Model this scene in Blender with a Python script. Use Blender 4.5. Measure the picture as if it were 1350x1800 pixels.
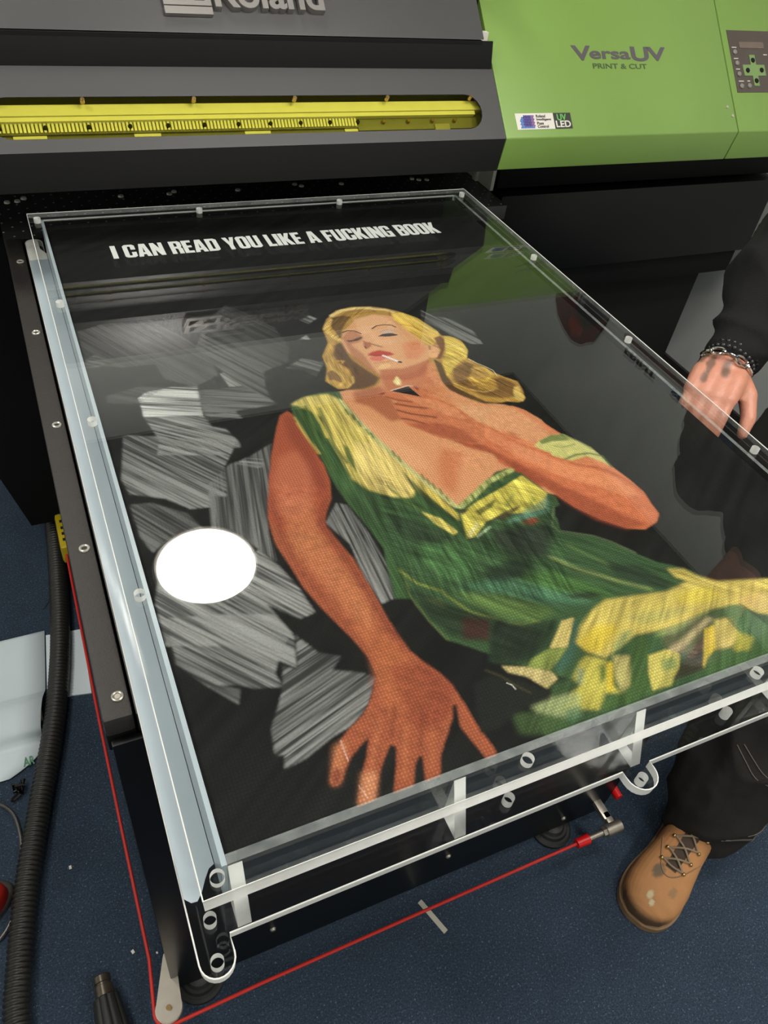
import bpy, bmesh, math, random
import numpy as np
from mathutils import Matrix, Vector
random.seed(7)
S = 0.6            # survey unit in metres: all layout triples (X, Y, z) below are in this unit, z measured from the camera height
FL = -2.63         # floor level in survey units
def W(X, Y, z): return Vector((X*S, Y*S, (z-FL)*S))

for o in list(bpy.data.objects): bpy.data.objects.remove(o)
scn = bpy.context.scene
COL = scn.collection

# ------------------------------------------------------------------ camera
R = np.array([[0.90909553, -0.20276126, 0.36391372], [-0.40068496, -0.66464235, 0.63063628], [0.11400386, -0.71912337, -0.68546677]])
cd = bpy.data.cameras.new('camera'); cam = bpy.data.objects.new('camera', cd); COL.objects.link(cam)
cd.sensor_fit = 'HORIZONTAL'; cd.sensor_width = 36.0; cd.lens = 36.0*1352.86/1350.0; cd.clip_start = 0.02
rx, ry, rz = R @ np.array([1, 0, 0]), R @ np.array([0, -1, 0]), R @ np.array([0, 0, -1])
c0 = W(0, 0, 0)
cam.matrix_world = Matrix(((rx[0], ry[0], rz[0], c0.x), (rx[1], ry[1], rz[1], c0.y), (rx[2], ry[2], rz[2], c0.z), (0, 0, 0, 1)))
scn.camera = cam

# ------------------------------------------------------------------ world, exposure
wd = bpy.data.worlds.new('world'); scn.world = wd; wd.use_nodes = True
wd.node_tree.nodes['Background'].inputs[0].default_value = (0.9, 0.95, 1.0, 1); wd.node_tree.nodes['Background'].inputs[1].default_value = 0.05
scn.view_settings.view_transform = 'Standard'; scn.view_settings.look = 'None'
scn.view_settings.gamma = 1.0; scn.view_settings.use_curve_mapping = False
scn.view_settings.exposure = 0.0
LAMP = 35.0        # emission of each round ceiling panel
CEIL = 1.6         # ceiling height, survey units above the camera
LAMPS = [(0.663, 3.2), (1.20, 0.62), (1.05, -1.35), (-1.35, 1.2), (-0.75, -0.75), (-1.2, 2.85), (2.25, 0.55), (2.5, -0.75)]  # first lamp is mirrored in the case; the rest unseen, mostly added as fill

# ------------------------------------------------------------------ helpers
def lin(c):
    return tuple(((v/255.)/12.92 if v/255. <= .04045 else ((v/255.+.055)/1.055)**2.4) for v in c)
def mat(name, rgb, rough=.5, metal=0., spec=.5, noise=0., nscale=40., bump=0., bscale=200., coat=0., rvar=0.):
    m = bpy.data.materials.new(name); m.use_nodes = True; nt = m.node_tree; b = nt.nodes['Principled BSDF']
    c = lin(rgb)
    b.inputs['Base Color'].default_value = (*c, 1); b.inputs['Roughness'].default_value = rough
    b.inputs['Metallic'].default_value = metal; b.inputs['Specular IOR Level'].default_value = spec; b.inputs['Coat Weight'].default_value = coat
    tc = nt.nodes.new('ShaderNodeTexCoord')
    n = nt.nodes.new('ShaderNodeTexNoise'); n.inputs['Scale'].default_value = nscale; n.inputs['Detail'].default_value = 4
    nt.links.new(tc.outputs['Object'], n.inputs['Vector'])
    mx = nt.nodes.new('ShaderNodeMix'); mx.data_type = 'RGBA'; mx.blend_type = 'MULTIPLY'; mx.inputs[0].default_value = 1.0
    rp = nt.nodes.new('ShaderNodeMapRange'); nz = noise if noise else .06
    rp.inputs['To Min'].default_value = 1-nz; rp.inputs['To Max'].default_value = 1+nz
    nt.links.new(n.outputs['Fac'], rp.inputs['Value'])
    mx.inputs[6].default_value = (*c, 1); nt.links.new(rp.outputs['Result'], mx.inputs[7]); nt.links.new(mx.outputs[2], b.inputs['Base Color'])
    if rvar:
        r2 = nt.nodes.new('ShaderNodeMapRange'); r2.inputs['To Min'].default_value = rough-rvar; r2.inputs['To Max'].default_value = rough+rvar
        nt.links.new(n.outputs['Fac'], r2.inputs['Value']); nt.links.new(r2.outputs['Result'], b.inputs['Roughness'])
    if bump:
        n2 = nt.nodes.new('ShaderNodeTexNoise'); n2.inputs['Scale'].default_value = bscale; n2.inputs['Detail'].default_value = 3
        nt.links.new(tc.outputs['Object'], n2.inputs['Vector'])
        bp = nt.nodes.new('ShaderNodeBump'); bp.inputs['Strength'].default_value = bump; bp.inputs['Distance'].default_value = .002
        nt.links.new(n2.outputs['Fac'], bp.inputs['Height']); nt.links.new(bp.outputs['Normal'], b.inputs['Normal'])
    return m
def clear(name, tint, ior=1.64, rough=0.0):
    """clear sheet: Fresnel mirror over a tinted see-through body, same reading from both sides"""
    m = bpy.data.materials.new(name); m.use_nodes = True; nt = m.node_tree; nt.nodes.clear()
    out = nt.nodes.new('ShaderNodeOutputMaterial'); mix = nt.nodes.new('ShaderNodeMixShader')
    tr = nt.nodes.new('ShaderNodeBsdfTransparent'); tr.inputs[0].default_value = (*tint, 1)
    gl = nt.nodes.new('ShaderNodeBsdfGlossy'); gl.inputs['Roughness'].default_value = rough
    fr = nt.nodes.new('ShaderNodeFresnel'); ge = nt.nodes.new('ShaderNodeNewGeometry')
    mr = nt.nodes.new('ShaderNodeMapRange'); mr.inputs['To Min'].default_value = ior; mr.inputs['To Max'].default_value = 1/ior
    nt.links.new(ge.outputs['Backfacing'], mr.inputs['Value']); nt.links.new(mr.outputs['Result'], fr.inputs['IOR'])
    nt.links.new(fr.outputs[0], mix.inputs[0]); nt.links.new(tr.outputs[0], mix.inputs[1]); nt.links.new(gl.outputs[0], mix.inputs[2])
    nt.links.new(mix.outputs[0], out.inputs[0]); return m
def frost(name, rgb, transp=.35, rough=.35, trl=0.):
    m = bpy.data.materials.new(name); m.use_nodes = True; nt = m.node_tree; b = nt.nodes['Principled BSDF']; out = nt.nodes['Material Output']
    b.inputs['Base Color'].default_value = (*lin(rgb), 1); b.inputs['Roughness'].default_value = rough
    tr = nt.nodes.new('ShaderNodeBsdfTransparent'); mix = nt.nodes.new('ShaderNodeMixShader')
    body = b.outputs[0]
    if trl:                       # light let through from inside the sheet
        tl = nt.nodes.new('ShaderNodeBsdfTranslucent'); tl.inputs[0].default_value = (*lin(rgb), 1); m0 = nt.nodes.new('ShaderNodeMixShader'); m0.inputs[0].default_value = trl
        nt.links.new(b.outputs[0], m0.inputs[1]); nt.links.new(tl.outputs[0], m0.inputs[2]); body = m0.outputs[0]
    n = nt.nodes.new('ShaderNodeTexNoise'); n.inputs['Scale'].default_value = 60; mr = nt.nodes.new('ShaderNodeMapRange')
    tc = nt.nodes.new('ShaderNodeTexCoord'); nt.links.new(tc.outputs['Object'], n.inputs['Vector'])
    mr.inputs['To Min'].default_value = max(transp-.2, 0); mr.inputs['To Max'].default_value = transp+.2
    nt.links.new(n.outputs['Fac'], mr.inputs['Value']); nt.links.new(mr.outputs['Result'], mix.inputs[0])
    nt.links.new(body, mix.inputs[1]); nt.links.new(tr.outputs[0], mix.inputs[2]); nt.links.new(mix.outputs[0], out.inputs[0]); return m

def link(name, me, parent=None, *mats):
    o = bpy.data.objects.new(name, me); COL.objects.link(o)
    for m in mats: me.materials.append(m)
    if parent is not None:
        o.parent = parent; o.matrix_parent_inverse = parent.matrix_world.inverted() if parent.matrix_world != Matrix.Identity(4) else Matrix.Identity(4)
    return o
def tag(o, label, cat, group=None):
    o['label'] = label; o['category'] = cat
    if group: o['group'] = group
    return o
def struct(o): o['kind'] = 'structure'; return o
def thing(name, label, cat, loc=(0, 0, 0), group=None):
    e = bpy.data.objects.new(name, None); COL.objects.link(e); e.empty_display_size = .05
    e.location = Vector(loc); e.matrix_world = Matrix.Translation(Vector(loc)); return tag(e, label, cat, group)
def finish(bm, smooth=False, ang=35):
    bmesh.ops.recalc_face_normals(bm, faces=bm.faces)
    me = bpy.data.meshes.new('m'); bm.to_mesh(me); bm.free()
    if smooth:
        for p in me.polygons: p.use_smooth = True
        me.set_sharp_from_angle(angle=math.radians(ang))
    return me
def bx(bm, a, b, bev=0., M=None):
    """box between two corners in metres"""
    a, b = Vector(a), Vector(b); c = (a+b)/2; d = b-a
    g = bmesh.ops.create_cube(bm, size=1.0, matrix=Matrix.Translation(c) @ Matrix.Diagonal((abs(d.x), abs(d.y), abs(d.z), 1)))
    if bev:
        es = list({e for v in g['verts'] for e in v.link_edges}); r = bmesh.ops.bevel(bm, geom=es, offset=bev, segments=2, affect='EDGES', profile=.6)
    return g
def box(name, a, b, m, parent=None, bev=.002):
    bm = bmesh.new(); bx(bm, W(*a), W(*b), bev); return link(name, finish(bm, True), parent, m)
def cyl(bm, p, q, r0, r1=None, n=20, cap=True):
    p, q = Vector(p), Vector(q); d = q-p; r1 = r0 if r1 is None else r1
    M = Matrix.Translation((p+q)/2) @ d.to_track_quat('Z', 'Y').to_matrix().to_4x4()
    bmesh.ops.create_cone(bm, cap_ends=cap, segments=n, radius1=r0, radius2=r1, depth=d.length, matrix=M)
def tube(bm, pts, r, n=10, closed=False):
    """swept tube through points (metres); r number or list"""
    P = [Vector(p) for p in pts]; k = len(P); rr = r if hasattr(r, '__len__') else [r]*k
    rings = []; up = Vector((0, 0, 1)); prev = None
    for i in range(k):
        t = (P[(i+1) % k]-P[i-1]) if closed else (P[min(i+1, k-1)]-P[max(i-1, 0)])
        t.normalize()
        if prev is None:
            a = t.cross(up); a = a if a.length > .1 else t.cross(Vector((1, 0, 0))); a.normalize()
        else:
            a = prev-t*prev.dot(t); a.normalize()
        prev = a; b = t.cross(a)
        rings.append([bm.verts.new(P[i]+(a*math.cos(2*math.pi*j/n)+b*math.sin(2*math.pi*j/n))*rr[i]) for j in range(n)])
    for i in range(k if closed else k-1):
        A, B = rings[i], rings[(i+1) % k]
        for j in range(n): bm.faces.new((A[j], A[(j+1) % n], B[(j+1) % n], B[j]))
    if not closed: bm.faces.new(rings[0][::-1]); bm.faces.new(rings[-1])
def smoothpath(pts, sub=8):
    P = [Vector(p) for p in pts]; out = []
    for i in range(len(P)-1):
        p0, p1, p2, p3 = P[max(i-1, 0)], P[i], P[i+1], P[min(i+2, len(P)-1)]
        for s in range(sub):
            t = s/sub
            out.append(.5*((2*p1)+(p2-p0)*t+(2*p0-5*p1+4*p2-p3)*t*t+(3*p1-p0-3*p2+p3)*t**3))
    out.append(P[-1]); return out
def curve_mesh(splines, extrude):
    cu = bpy.data.curves.new('c', 'CURVE'); cu.dimensions = '2D'; cu.fill_mode = 'BOTH'; cu.extrude = extrude
    for s in splines:
        sp = cu.splines.new('POLY'); sp.points.add(len(s)-1); sp.use_cyclic_u = True
        for p, q in zip(sp.points, s): p.co = (q[0], q[1], 0, 1)
    o = bpy.data.objects.new('tmp', cu); COL.objects.link(o)
    dg = bpy.context.evaluated_depsgraph_get(); dg.update()
    me = bpy.data.meshes.new_from_object(o.evaluated_get(dg)); bpy.data.objects.remove(o); bpy.data.curves.remove(cu)
    me.materials.clear(); return me
def circ(x, y, r, n=20): return [(x+r*math.cos(2*math.pi*i/n), y+r*math.sin(2*math.pi*i/n)) for i in range(n)]
def plate(name, splines, th, M, parent, m, medge=None):
    """flat plate of given outline and holes (metres, local xy), thickness th centred, placed by matrix M"""
    me = curve_mesh(splines, th/2); me.transform(M)
    o = link(name, me, parent, m, medge or m); nz = (M.to_3x3() @ Vector((0, 0, 1))).normalized()
    for p in me.polygons: p.material_index = 0 if abs(p.normal.dot(nz)) > .7 else 1
    return o
def sheet_edges(o, loops, zs, m_dim, M):
    """polished outer edges facing back/right are see-through; a bright thin tube, added for the edge-lit glow, runs round the top and bottom rims"""
    me = o.data; me.materials.append(m_dim)
    for p in me.polygons:
        if p.material_index == 1 and (p.normal.x > .7 or p.normal.y > .7) and p.area > 2e-3: p.material_index = 2
    bm = bmesh.new(); bm.from_mesh(me); n0 = len(bm.faces)
    for z in zs: tube(bm, [M @ Vector((x, y, z)) for x, y in loops], .0007, 6, True)  # white tube added as the lit line along the rim
    bm.faces.ensure_lookup_table()
    for f in bm.faces[n0:]: f.material_index = 1
    bm.to_mesh(me); bm.free()
def text_mesh(s, size, off=0., xs=1., ext=.0003, shear=0., bevel=0., space=1.):
    cu = bpy.data.curves.new('t', 'FONT'); cu.body = s; cu.size = size; cu.offset = off; cu.extrude = ext; cu.shear = shear; cu.bevel_depth = bevel; cu.space_character = space
    o = bpy.data.objects.new('tmp', cu); COL.objects.link(o); dg = bpy.context.evaluated_depsgraph_get(); dg.update()
    me = bpy.data.meshes.new_from_object(o.evaluated_get(dg)); bpy.data.objects.remove(o); bpy.data.curves.remove(cu)
    me.materials.clear(); me.transform(Matrix.Diagonal((xs, 1, 1, 1))); return me
def fit_text(name, s, x0, x1, y0, y1, M, parent, m, off=0., ext=.0003, bevel=0.):
    """lettering scaled to fill a rectangle given in the local frame of M"""
    me = text_mesh(s, 1.0, off, ext=0.0005, bevel=0)
    v = np.array([w.co[:] for w in me.vertices]); a, b = v.min(0), v.max(0)
    sx, sy = (x1-x0)/(b[0]-a[0]), (y1-y0)/(b[1]-a[1])
    me.transform(Matrix.Translation((x0, y0, 0)) @ Matrix.Diagonal((sx, sy, ext/.0005, 1)) @ Matrix.Translation((-a[0], -a[1], 0)))
    me.transform(M); return link(name, me, parent, m)

# ------------------------------------------------------------------ materials
M_carpet = bpy.data.materials.new('navy_carpet'); M_carpet.use_nodes = True
def carpet():
    nt = M_carpet.node_tree; b = nt.nodes['Principled BSDF']; b.inputs['Roughness'].default_value = .95; b.inputs['Specular IOR Level'].default_value = .15
    tc = nt.nodes.new('ShaderNodeTexCoord')
    def nz(sc, det=2):
        n = nt.nodes.new('ShaderNodeTexNoise'); n.inputs['Scale'].default_value = sc; n.inputs['Detail'].default_value = det; n.inputs['Roughness'].default_value = .7
        nt.links.new(tc.outputs['Object'], n.inputs['Vector']); return n
    n1, n2, n3 = nz(330, 5), nz(240, 4), nz(6, 3)
    r = nt.nodes.new('ShaderNodeValToRGB'); e = r.color_ramp.elements
    e[0].position, e[0].color = .30, (.016, .022, .034, 1); e[1].position, e[1].color = .70, (.058, .090, .138, 1)
    nt.links.new(n1.outputs['Fac'], r.inputs[0])
    r2 = nt.nodes.new('ShaderNodeValToRGB'); e = r2.color_ramp.elements
    e[0].position, e[0].color = .58, (0, 0, 0, 1); e[1].position, e[1].color = .70, (.15, .19, .24, 1)
    nt.links.new(n2.outputs['Fac'], r2.inputs[0])
    ad = nt.nodes.new('ShaderNodeMix'); ad.data_type = 'RGBA'; ad.blend_type = 'ADD'; ad.inputs[0].default_value = 1
    nt.links.new(r.outputs[0], ad.inputs[6]); nt.links.new(r2.outputs[0], ad.inputs[7])
    mr = nt.nodes.new('ShaderNodeMapRange'); mr.inputs['To Min'].default_value = .72; mr.inputs['To Max'].default_value = 1.3
    nt.links.new(n3.outputs['Fac'], mr.inputs['Value'])
    mu = nt.nodes.new('ShaderNodeMix'); mu.data_type = 'RGBA'; mu.blend_type = 'MULTIPLY'; mu.inputs[0].default_value = 1
    nt.links.new(ad.outputs[2], mu.inputs[6]); nt.links.new(mr.outputs['Result'], mu.inputs[7]); nt.links.new(mu.outputs[2], b.inputs['Base Color'])
    bp = nt.nodes.new('ShaderNodeBump'); bp.inputs['Strength'].default_value = .8; bp.inputs['Distance'].default_value = .003
    nt.links.new(n1.outputs['Fac'], bp.inputs['Height']); nt.links.new(bp.outputs['Normal'], b.inputs['Normal'])
carpet()
M_wall = mat('wall_paint', (240, 244, 240), .8, noise=.04, nscale=3)
M_ceil = mat('ceiling_tile', (74, 74, 72), .9, noise=.05, nscale=20)
M_grey = mat('grey_enamel', (74, 74, 75), .42, noise=.05, nscale=9, bump=.04, bscale=900)
M_darkgrey = mat('dark_grey_and_lip_shade', (30, 30, 30), .7, spec=.2, noise=.05, nscale=9)
M_green = mat('green_enamel', (126, 160, 78), .4, noise=.03, nscale=5, bump=.04, bscale=900)
M_panelgrey = mat('panel_grey', (84, 74, 68), .35)
M_black = mat('black_powder_coat', (14, 14, 15), .65, spec=.2, noise=.1, nscale=30, bump=.08, bscale=700)
M_satin = mat('satin_black_sheet', (14, 14, 15), .36, spec=.3, noise=.15, nscale=3, rvar=.06)
M_rail = mat('textured_black_vinyl', (47, 43, 40), .55, noise=.22, nscale=160, bump=.35, bscale=500)
M_steel = mat('zinc_steel', (176, 170, 158), .35, metal=.85, noise=.1, nscale=60)
M_chrome = mat('chrome', (205, 205, 202), .12, metal=1., noise=.02)
M_white = mat('white_plastic', (226, 222, 212), .45, noise=.03)
M_screw = mat('bright_screw', (210, 205, 195), .25, metal=.6)
M_letter = mat('grey_lettering', (92, 86, 92), .5)
M_silver = mat('brushed_silver', (176, 172, 168), .38, metal=.75)
M_black_ink = mat('black_ink', (22, 22, 24), .5)
M_acr = clear('clear_acrylic', (.975, .985, .98))
M_edge = frost('sawn_acrylic_edge', (254, 254, 250), .03, .35, .3)
M_dim_edge = frost('polished_acrylic_edge', (215, 220, 218), .72, .15)
M_yellow = clear('yellow_tinted_acrylic', (.97, .96, .60), 1.45)
M_film = mat('bluish_protective_film', (182, 194, 201), .22, noise=.07, nscale=9, bump=.12, bscale=14, spec=.6)
M_film_lit = mat('lit_end_film', (236, 236, 228), .3, noise=.03)  # film's far end, its brighter light put into a whiter colour
M_red = mat('red_plastic_cord', (196, 42, 34), .35, noise=.05)
M_redcap = mat('red_sleeve', (206, 22, 24), .3)
M_yel = mat('yellow_plastic', (196, 172, 30), .35, noise=.1, nscale=30)
M_rubber = mat('black_rubber', (30, 30, 29), .55, noise=.15, nscale=40)
M_hose = mat('black_corrugated_plastic', (40, 39, 36), .42, noise=.25, nscale=14, rvar=.1)
M_paper = mat('bluish_white_paper', (230, 243, 248), .65, noise=.04, nscale=8)
M_card = mat('cardboard_core', (196, 186, 150), .8, noise=.1)
M_greenink = mat('green_ink', (84, 140, 104), .6)
M_skin = None
M_cloth = mat('black_cotton', (25, 25, 25), .9, noise=.18, nscale=30, bump=.35, bscale=420, spec=.2)
M_jean = mat('black_twill', (44, 42, 40), .85, noise=.22, nscale=18, bump=.3, bscale=600, spec=.25)
M_thread = mat('grey_thread', (104, 98, 90), .8)
M_sole = mat('tan_rubber_sole', (140, 112, 82), .7, noise=.12, nscale=20)
M_lace = mat('taupe_lace', (142, 124, 100), .7)
M_tongue = mat('dark_tongue', (70, 56, 46), .8, noise=.2, nscale=50)
M_brass = mat('brass_hook', (190, 160, 110), .25, metal=.9)

# ------------------------------------------------------------------ the room
def quad(name, pts, m):
    bm = bmesh.new(); bm.faces.new([bm.verts.new(W(*p)) for p in pts]); me = bpy.data.meshes.new(name); bm.to_mesh(me); bm.free()
    return struct(link(name, me, None, m))
def slab(name, a, b, m): return struct(box(name, a, b, m, None, 0))
XL, XR, YB, YF = -3.6, 3.72, 4.6, -3.6
slab('floor', (XL-.2, YF-.2, FL-.1), (XR+.2, YB+.2, FL), M_carpet)
slab('ceiling', (XL-.2, YF-.2, CEIL), (XR+.2, YB+.2, CEIL+.1), M_ceil)
slab('wall_back', (XL-.2, YB, FL), (XR+.2, YB+.2, CEIL), M_wall)
slab('wall_front', (XL-.2, YF-.2, FL), (XR+.2, YF, CEIL), M_wall)
slab('wall_left', (XL-.2, YF, FL), (XL, YB, CEIL), M_wall)
slab('wall_right', (XR, YF, FL), (XR+.2, YB, CEIL), M_wall)
slab('baseboard_right', (XR-.02, YF, FL), (XR, YB, FL+.14), mat('dark_skirting', (60, 58, 55), .6))

M_lampglow = bpy.data.materials.new('lamp_diffuser'); M_lampglow.use_nodes = True
nt = M_lampglow.node_tree; nt.nodes.clear(); em = nt.nodes.new('ShaderNodeEmission'); ou = nt.nodes.new('ShaderNodeOutputMaterial')
em.inputs[0].default_value = (1.0, .965, .90, 1); em.inputs[1].default_value = LAMP; nt.links.new(em.outputs[0], ou.inputs[0])
LAMPLAB = ['round ceiling panel light above the printer covers, mirrored as the white disc in the artwork', 'unseen round ceiling panel light added over the front of the artwork', 'round ceiling fill light added behind the camera on its right side',
           'unseen round ceiling panel light left of the flatbed table', 'round ceiling fill light added behind the camera on its left side', 'round ceiling fill light added over the left end of the printer', 'round ceiling fill light added over the near side of the person', 'round ceiling fill light added behind the camera nearest the right wall']
for i, (x, y) in enumerate(LAMPS):
    t = thing('ceiling_light', LAMPLAB[i], 'light', W(x, y, CEIL), 'round ceiling panel lights')
    bm = bmesh.new(); bmesh.ops.create_uvsphere(bm, u_segments=48, v_segments=24, radius=1, matrix=Matrix.Translation(W(x, y, CEIL-.004)) @ Matrix.Diagonal((.178, .178, .055, 1))); bmesh.ops.delete(bm, geom=[v for v in bm.verts if v.co.z > W(x, y, CEIL-.003).z], context='VERTS'); link('diffuser', finish(bm, True), t, M_lampglow)
    bm = bmesh.new(); P = W(x, y, CEIL-.016); tube(bm, [P+Vector((math.cos(a), math.sin(a), 0))*.186 for a in [2*math.pi*k/48 for k in range(48)]], .008, 8, True)
    link('rim', finish(bm, True), t, M_white)

# ------------------------------------------------------------------ printer
r2 = math.sqrt(.5)
NOSE = (2.272, -.814)             # front lip of every cover (Y, z)
def slope(x0=0., lift=0.):        # frame of the 45 degree cover face: local x along the printer, y up the slope, z out of it
    o = W(x0, NOSE[0], NOSE[1]); n = Vector((0, -r2, r2))
    return Matrix(((1, 0, 0, o.x+n.x*lift), (0, r2, -r2, o.y+n.y*lift), (0, r2, r2, o.z+n.z*lift), (0, 0, 0, 1)))
printer = thing('wide_format_printer', 'large grey and green wide-format printer with a yellow window behind the flatbed table', 'printer', W(1.5, 3.0, FL))
def profile(name, x0, x1, pts, m, bev=.003):
    bm = bmesh.new(); A = [bm.verts.new(W(x0, y, z)) for y, z in pts]; B = [bm.verts.new(W(x1, y, z)) for y, z in pts]
    n = len(pts); bm.faces.new(A); bm.faces.new(B[::-1])
    for i in range(n): bm.faces.new((A[i], B[i], B[(i+1) % n], A[(i+1) % n]))
    if bev: bmesh.ops.bevel(bm, geom=list(bm.edges), offset=bev, segments=2, affect='EDGES', profile=.6)
    return link(name, finish(bm, True), printer, m)
# body behind and below the covers
box('body_housing', (-.45, 2.98, -1.2), (3.32, 4.2, -.16), M_black, printer)
box('front_beam', (1.80, 2.63, -1.134), (3.32, 2.98, -.93), M_black, printer)
box('front_panel', (1.80, 2.58, -1.49), (3.32, 3.2, -1.145), M_satin, printer)
box('lower_cabinet', (1.72, 2.78, FL+.06), (3.30, 3.6, -1.49), mat('matt_black', (8, 8, 8), .8), printer)
box('stand_bracket', (2.2, 2.62, -1.62), (3.3, 2.76, -1.49), M_black, printer, .004)
box('bed', (-.032, 2.5, -1.2), (1.775, 3.0, -1.145), None, printer, .0015)
bed = [o for o in printer.children if o.name.startswith('bed')][0]
bm = bmesh.new()                     # left stand panel, tapering to its foot
q = [(-.1835, -2.47), (.12, -2.47), (.12, -1.2), (-.52, -1.2), (-.44, -1.35)]
A = [bm.verts.new(W(x, 2.64, z)) for x, z in q]; B = [bm.verts.new(W(x, 3.1, z)) for x, z in q]
bm.faces.new(A); bm.faces.new(B[::-1])
for i in range(5): bm.faces.new((A[i], B[i], B[(i+1) % 5], A[(i+1) % 5]))
link('stand_leg', finish(bm), printer, M_black)
box('stand_foot', (.03, 2.75, FL), (.115, 3.05, -2.47), M_black, printer)
# bed surface: black perforated sheet
M_bed = bpy.data.materials.new('perforated_black_bed'); M_bed.use_nodes = True
def bedmat():
    nt = M_bed.node_tree; b = nt.nodes['Principled BSDF']; b.inputs['Roughness'].default_value = .4
    tc = nt.nodes.new('ShaderNodeTexCoord'); sp = nt.nodes.new('ShaderNodeSeparateXYZ'); nt.links.new(tc.outputs['Object'], sp.inputs[0])
    def mt(op, a, bb=None, c=None):
        n = nt.nodes.new('ShaderNodeMath'); n.operation = op
        for i, v in enumerate((a, bb, c)):
            if v is None: continue
            if isinstance(v, (int, float)): n.inputs[i].default_value = v
            else: nt.links.new(v, n.inputs[i])
        return n.outputs[0]
    row = mt('FLOOR', mt('MULTIPLY', sp.outputs[1], 1/.02)); off = mt('MULTIPLY', mt('MODULO', row, 2.0), .5)
    u = mt('SUBTRACT', mt('FRACT', mt('ADD', mt('MULTIPLY', sp.outputs[0], 1/.034), off)), .5); v = mt('SUBTRACT', mt('FRACT', mt('MULTIPLY', sp.outputs[1], 1/.02)), .5)
    d = mt('ADD', mt('MULTIPLY', mt('MULTIPLY', u, u), 2.9), mt('MULTIPLY', v, v)); s = mt('LESS_THAN', d, .011)
    mx = nt.nodes.new('ShaderNodeMix'); mx.data_type = 'RGBA'; nt.links.new(s, mx.inputs[0]); mx.inputs[6].default_value = (.030, .030, .032, 1); mx.inputs[7].default_value = (.5, .49, .46, 1)
    nt.links.new(mx.outputs[2], b.inputs['Base Color'])
bedmat(); bed.data.materials.clear(); bed.data.materials.append(M_bed)
for x, y in [(.0005, 2.768), (.032, 2.773), (.053, 2.793), (.363, 2.771), (.5286, 2.769), (.5485, 2.786), (.777, 2.772), (1.004, 2.797), (1.025, 2.779), (1.188, 2.781), (1.499, 2.795), (1.523, 2.781), (1.557, 2.777)]:
    bm = bmesh.new(); cyl(bm, W(x, y, -1.147), W(x, y, -1.140), .0064, .005, 14); link('bed_screw', finish(bm, True), printer, M_white)
for x in (.145, .42, .86, 1.28):
    box('bed_seam', (x-.0012, 2.5, -1.146), (x+.0012, 2.98, -1.1443), M_grey, printer, 0)
box('end_plate', (1.775, 2.64, -1.145), (1.79, 2.98, -.95), M_white, printer, .001)
box('end_plate_rib', (1.762, 2.74, -1.145), (1.776, 2.77, -.95), M_white, printer, .001)

# grey front cover: sloped face with a long rounded slot, lip under it
def slotpath(x0, x1, y0, y1, n=10):
    r = (y1-y0)/2; out = []
    for i in range(n+1): a = -math.pi/2+math.pi*i/n; out.append((x1-r+r*math.cos(a), (y0+y1)/2+r*math.sin(a)))
    for i in range(n+1): a = math.pi/2+math.pi*i/n; out.append((x0+r+r*math.cos(a), (y0+y1)/2+r*math.sin(a)))
    return out
XG0, XG1 = -.42, 1.549
TOPT = .2305
M0 = slope()
plate('front_cover', [[(XG0*S, 0), (XG1*S, 0), (XG1*S, TOPT*S), (XG0*S, TOPT*S)], slotpath(-.006*S, 1.4775*S, .036*S, .148*S)], .003, slope(0, -.0015), printer, M_grey, M_darkgrey)
profile('front_cover_lip', XG0, XG1, [(2.272, -.8155), (2.288, -.924), (2.293, -.924), (2.279, -.8155)], M_darkgrey, .0008)  # shade of the undercut grey lip put into a darker colour
profile('front_cover_top', XG0, XG1-.004, [(2.436, -.6515), (2.46, -.6515), (2.46, -.575), (2.4545, -.575)], mat('black_band', (21, 21, 21), .7, spec=.2), .0005)
wn = plate('window', [slotpath(-.03*S, 1.50*S, .02*S, .165*S)], .003, slope(0, -.006), printer, M_yellow)
for x in (.2405, .5412, .8418, 1.1455, 1.4443):
    bm = bmesh.new(); cyl(bm, (0, 0, -.005), (0, 0, .003), .0042, .0036, 12); cyl(bm, (0, 0, .003), (0, 0, .0042), .002, .002, 8); me = finish(bm, True); me.transform(slope(x) @ Matrix.Translation((0, .139*S, 0)))
    link('window_screw', me, printer, M_brass)
# what shows through the yellow window: white rail, toothed strip, tray
def onslope(name, x0, x1, t0, t1, d0, d1, m, bev=.0006):
    bm = bmesh.new(); bx(bm, (x0*S, t0*S, d0), (x1*S, t1*S, d1), bev); me = finish(bm, True); me.transform(M0); return link(name, me, printer, m)
M_in = mat('white_enamel_inside', (238, 236, 226), .5)
M_in2 = mat('grey_inside', (150, 148, 138), .5)
M_tray = mat('dark_tray', (118, 118, 104), .5, noise=.15, nscale=20)
onslope('guide_rail', -.3, 1.52, .112, .1415, -.035, -.016, M_in)
onslope('rail_backing', -.3, 1.52, .0985, .20, -.05, -.036, M_in2)
onslope('guide_rail', -.3, 1.47, .0985, .1105, -.038, -.018, M_in)
bm = bmesh.new()
for k in range(126):
    x = -.25+k*.0103
    bx(bm, (x*S, .074*S, -.029), ((x+.0062)*S, .0985*S, -.024))
me = finish(bm); me.transform(M0); o = link('toothed_strip', me, printer, M_in); 
onslope('strip_backing', -.3, 1.05, .072, .0985, -.036, -.0285, M_in2)
onslope('strip_backing', 1.05, 1.5, .062, .0985, -.036, -.0285, M_tray)
onslope('tray', -.3, 1.52, -.01, .0725, -.042, -.034, M_tray)
for x in (.02, .135, .247, .357, .462, .566, .667, .765, .86, .955, 1.048, 1.138, 1.225, 1.312, 1.395):
    bm = bmesh.new(); cyl(bm, (0, 0, -.026), (0, 0, -.0215), .0040, .0034, 12); me = finish(bm, True); me.transform(slope(x) @ Matrix.Translation((0, .0855*S, 0)))
    link('rail_screw', me, printer, M_darkgrey if x < 1.06 else M_brass)
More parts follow.
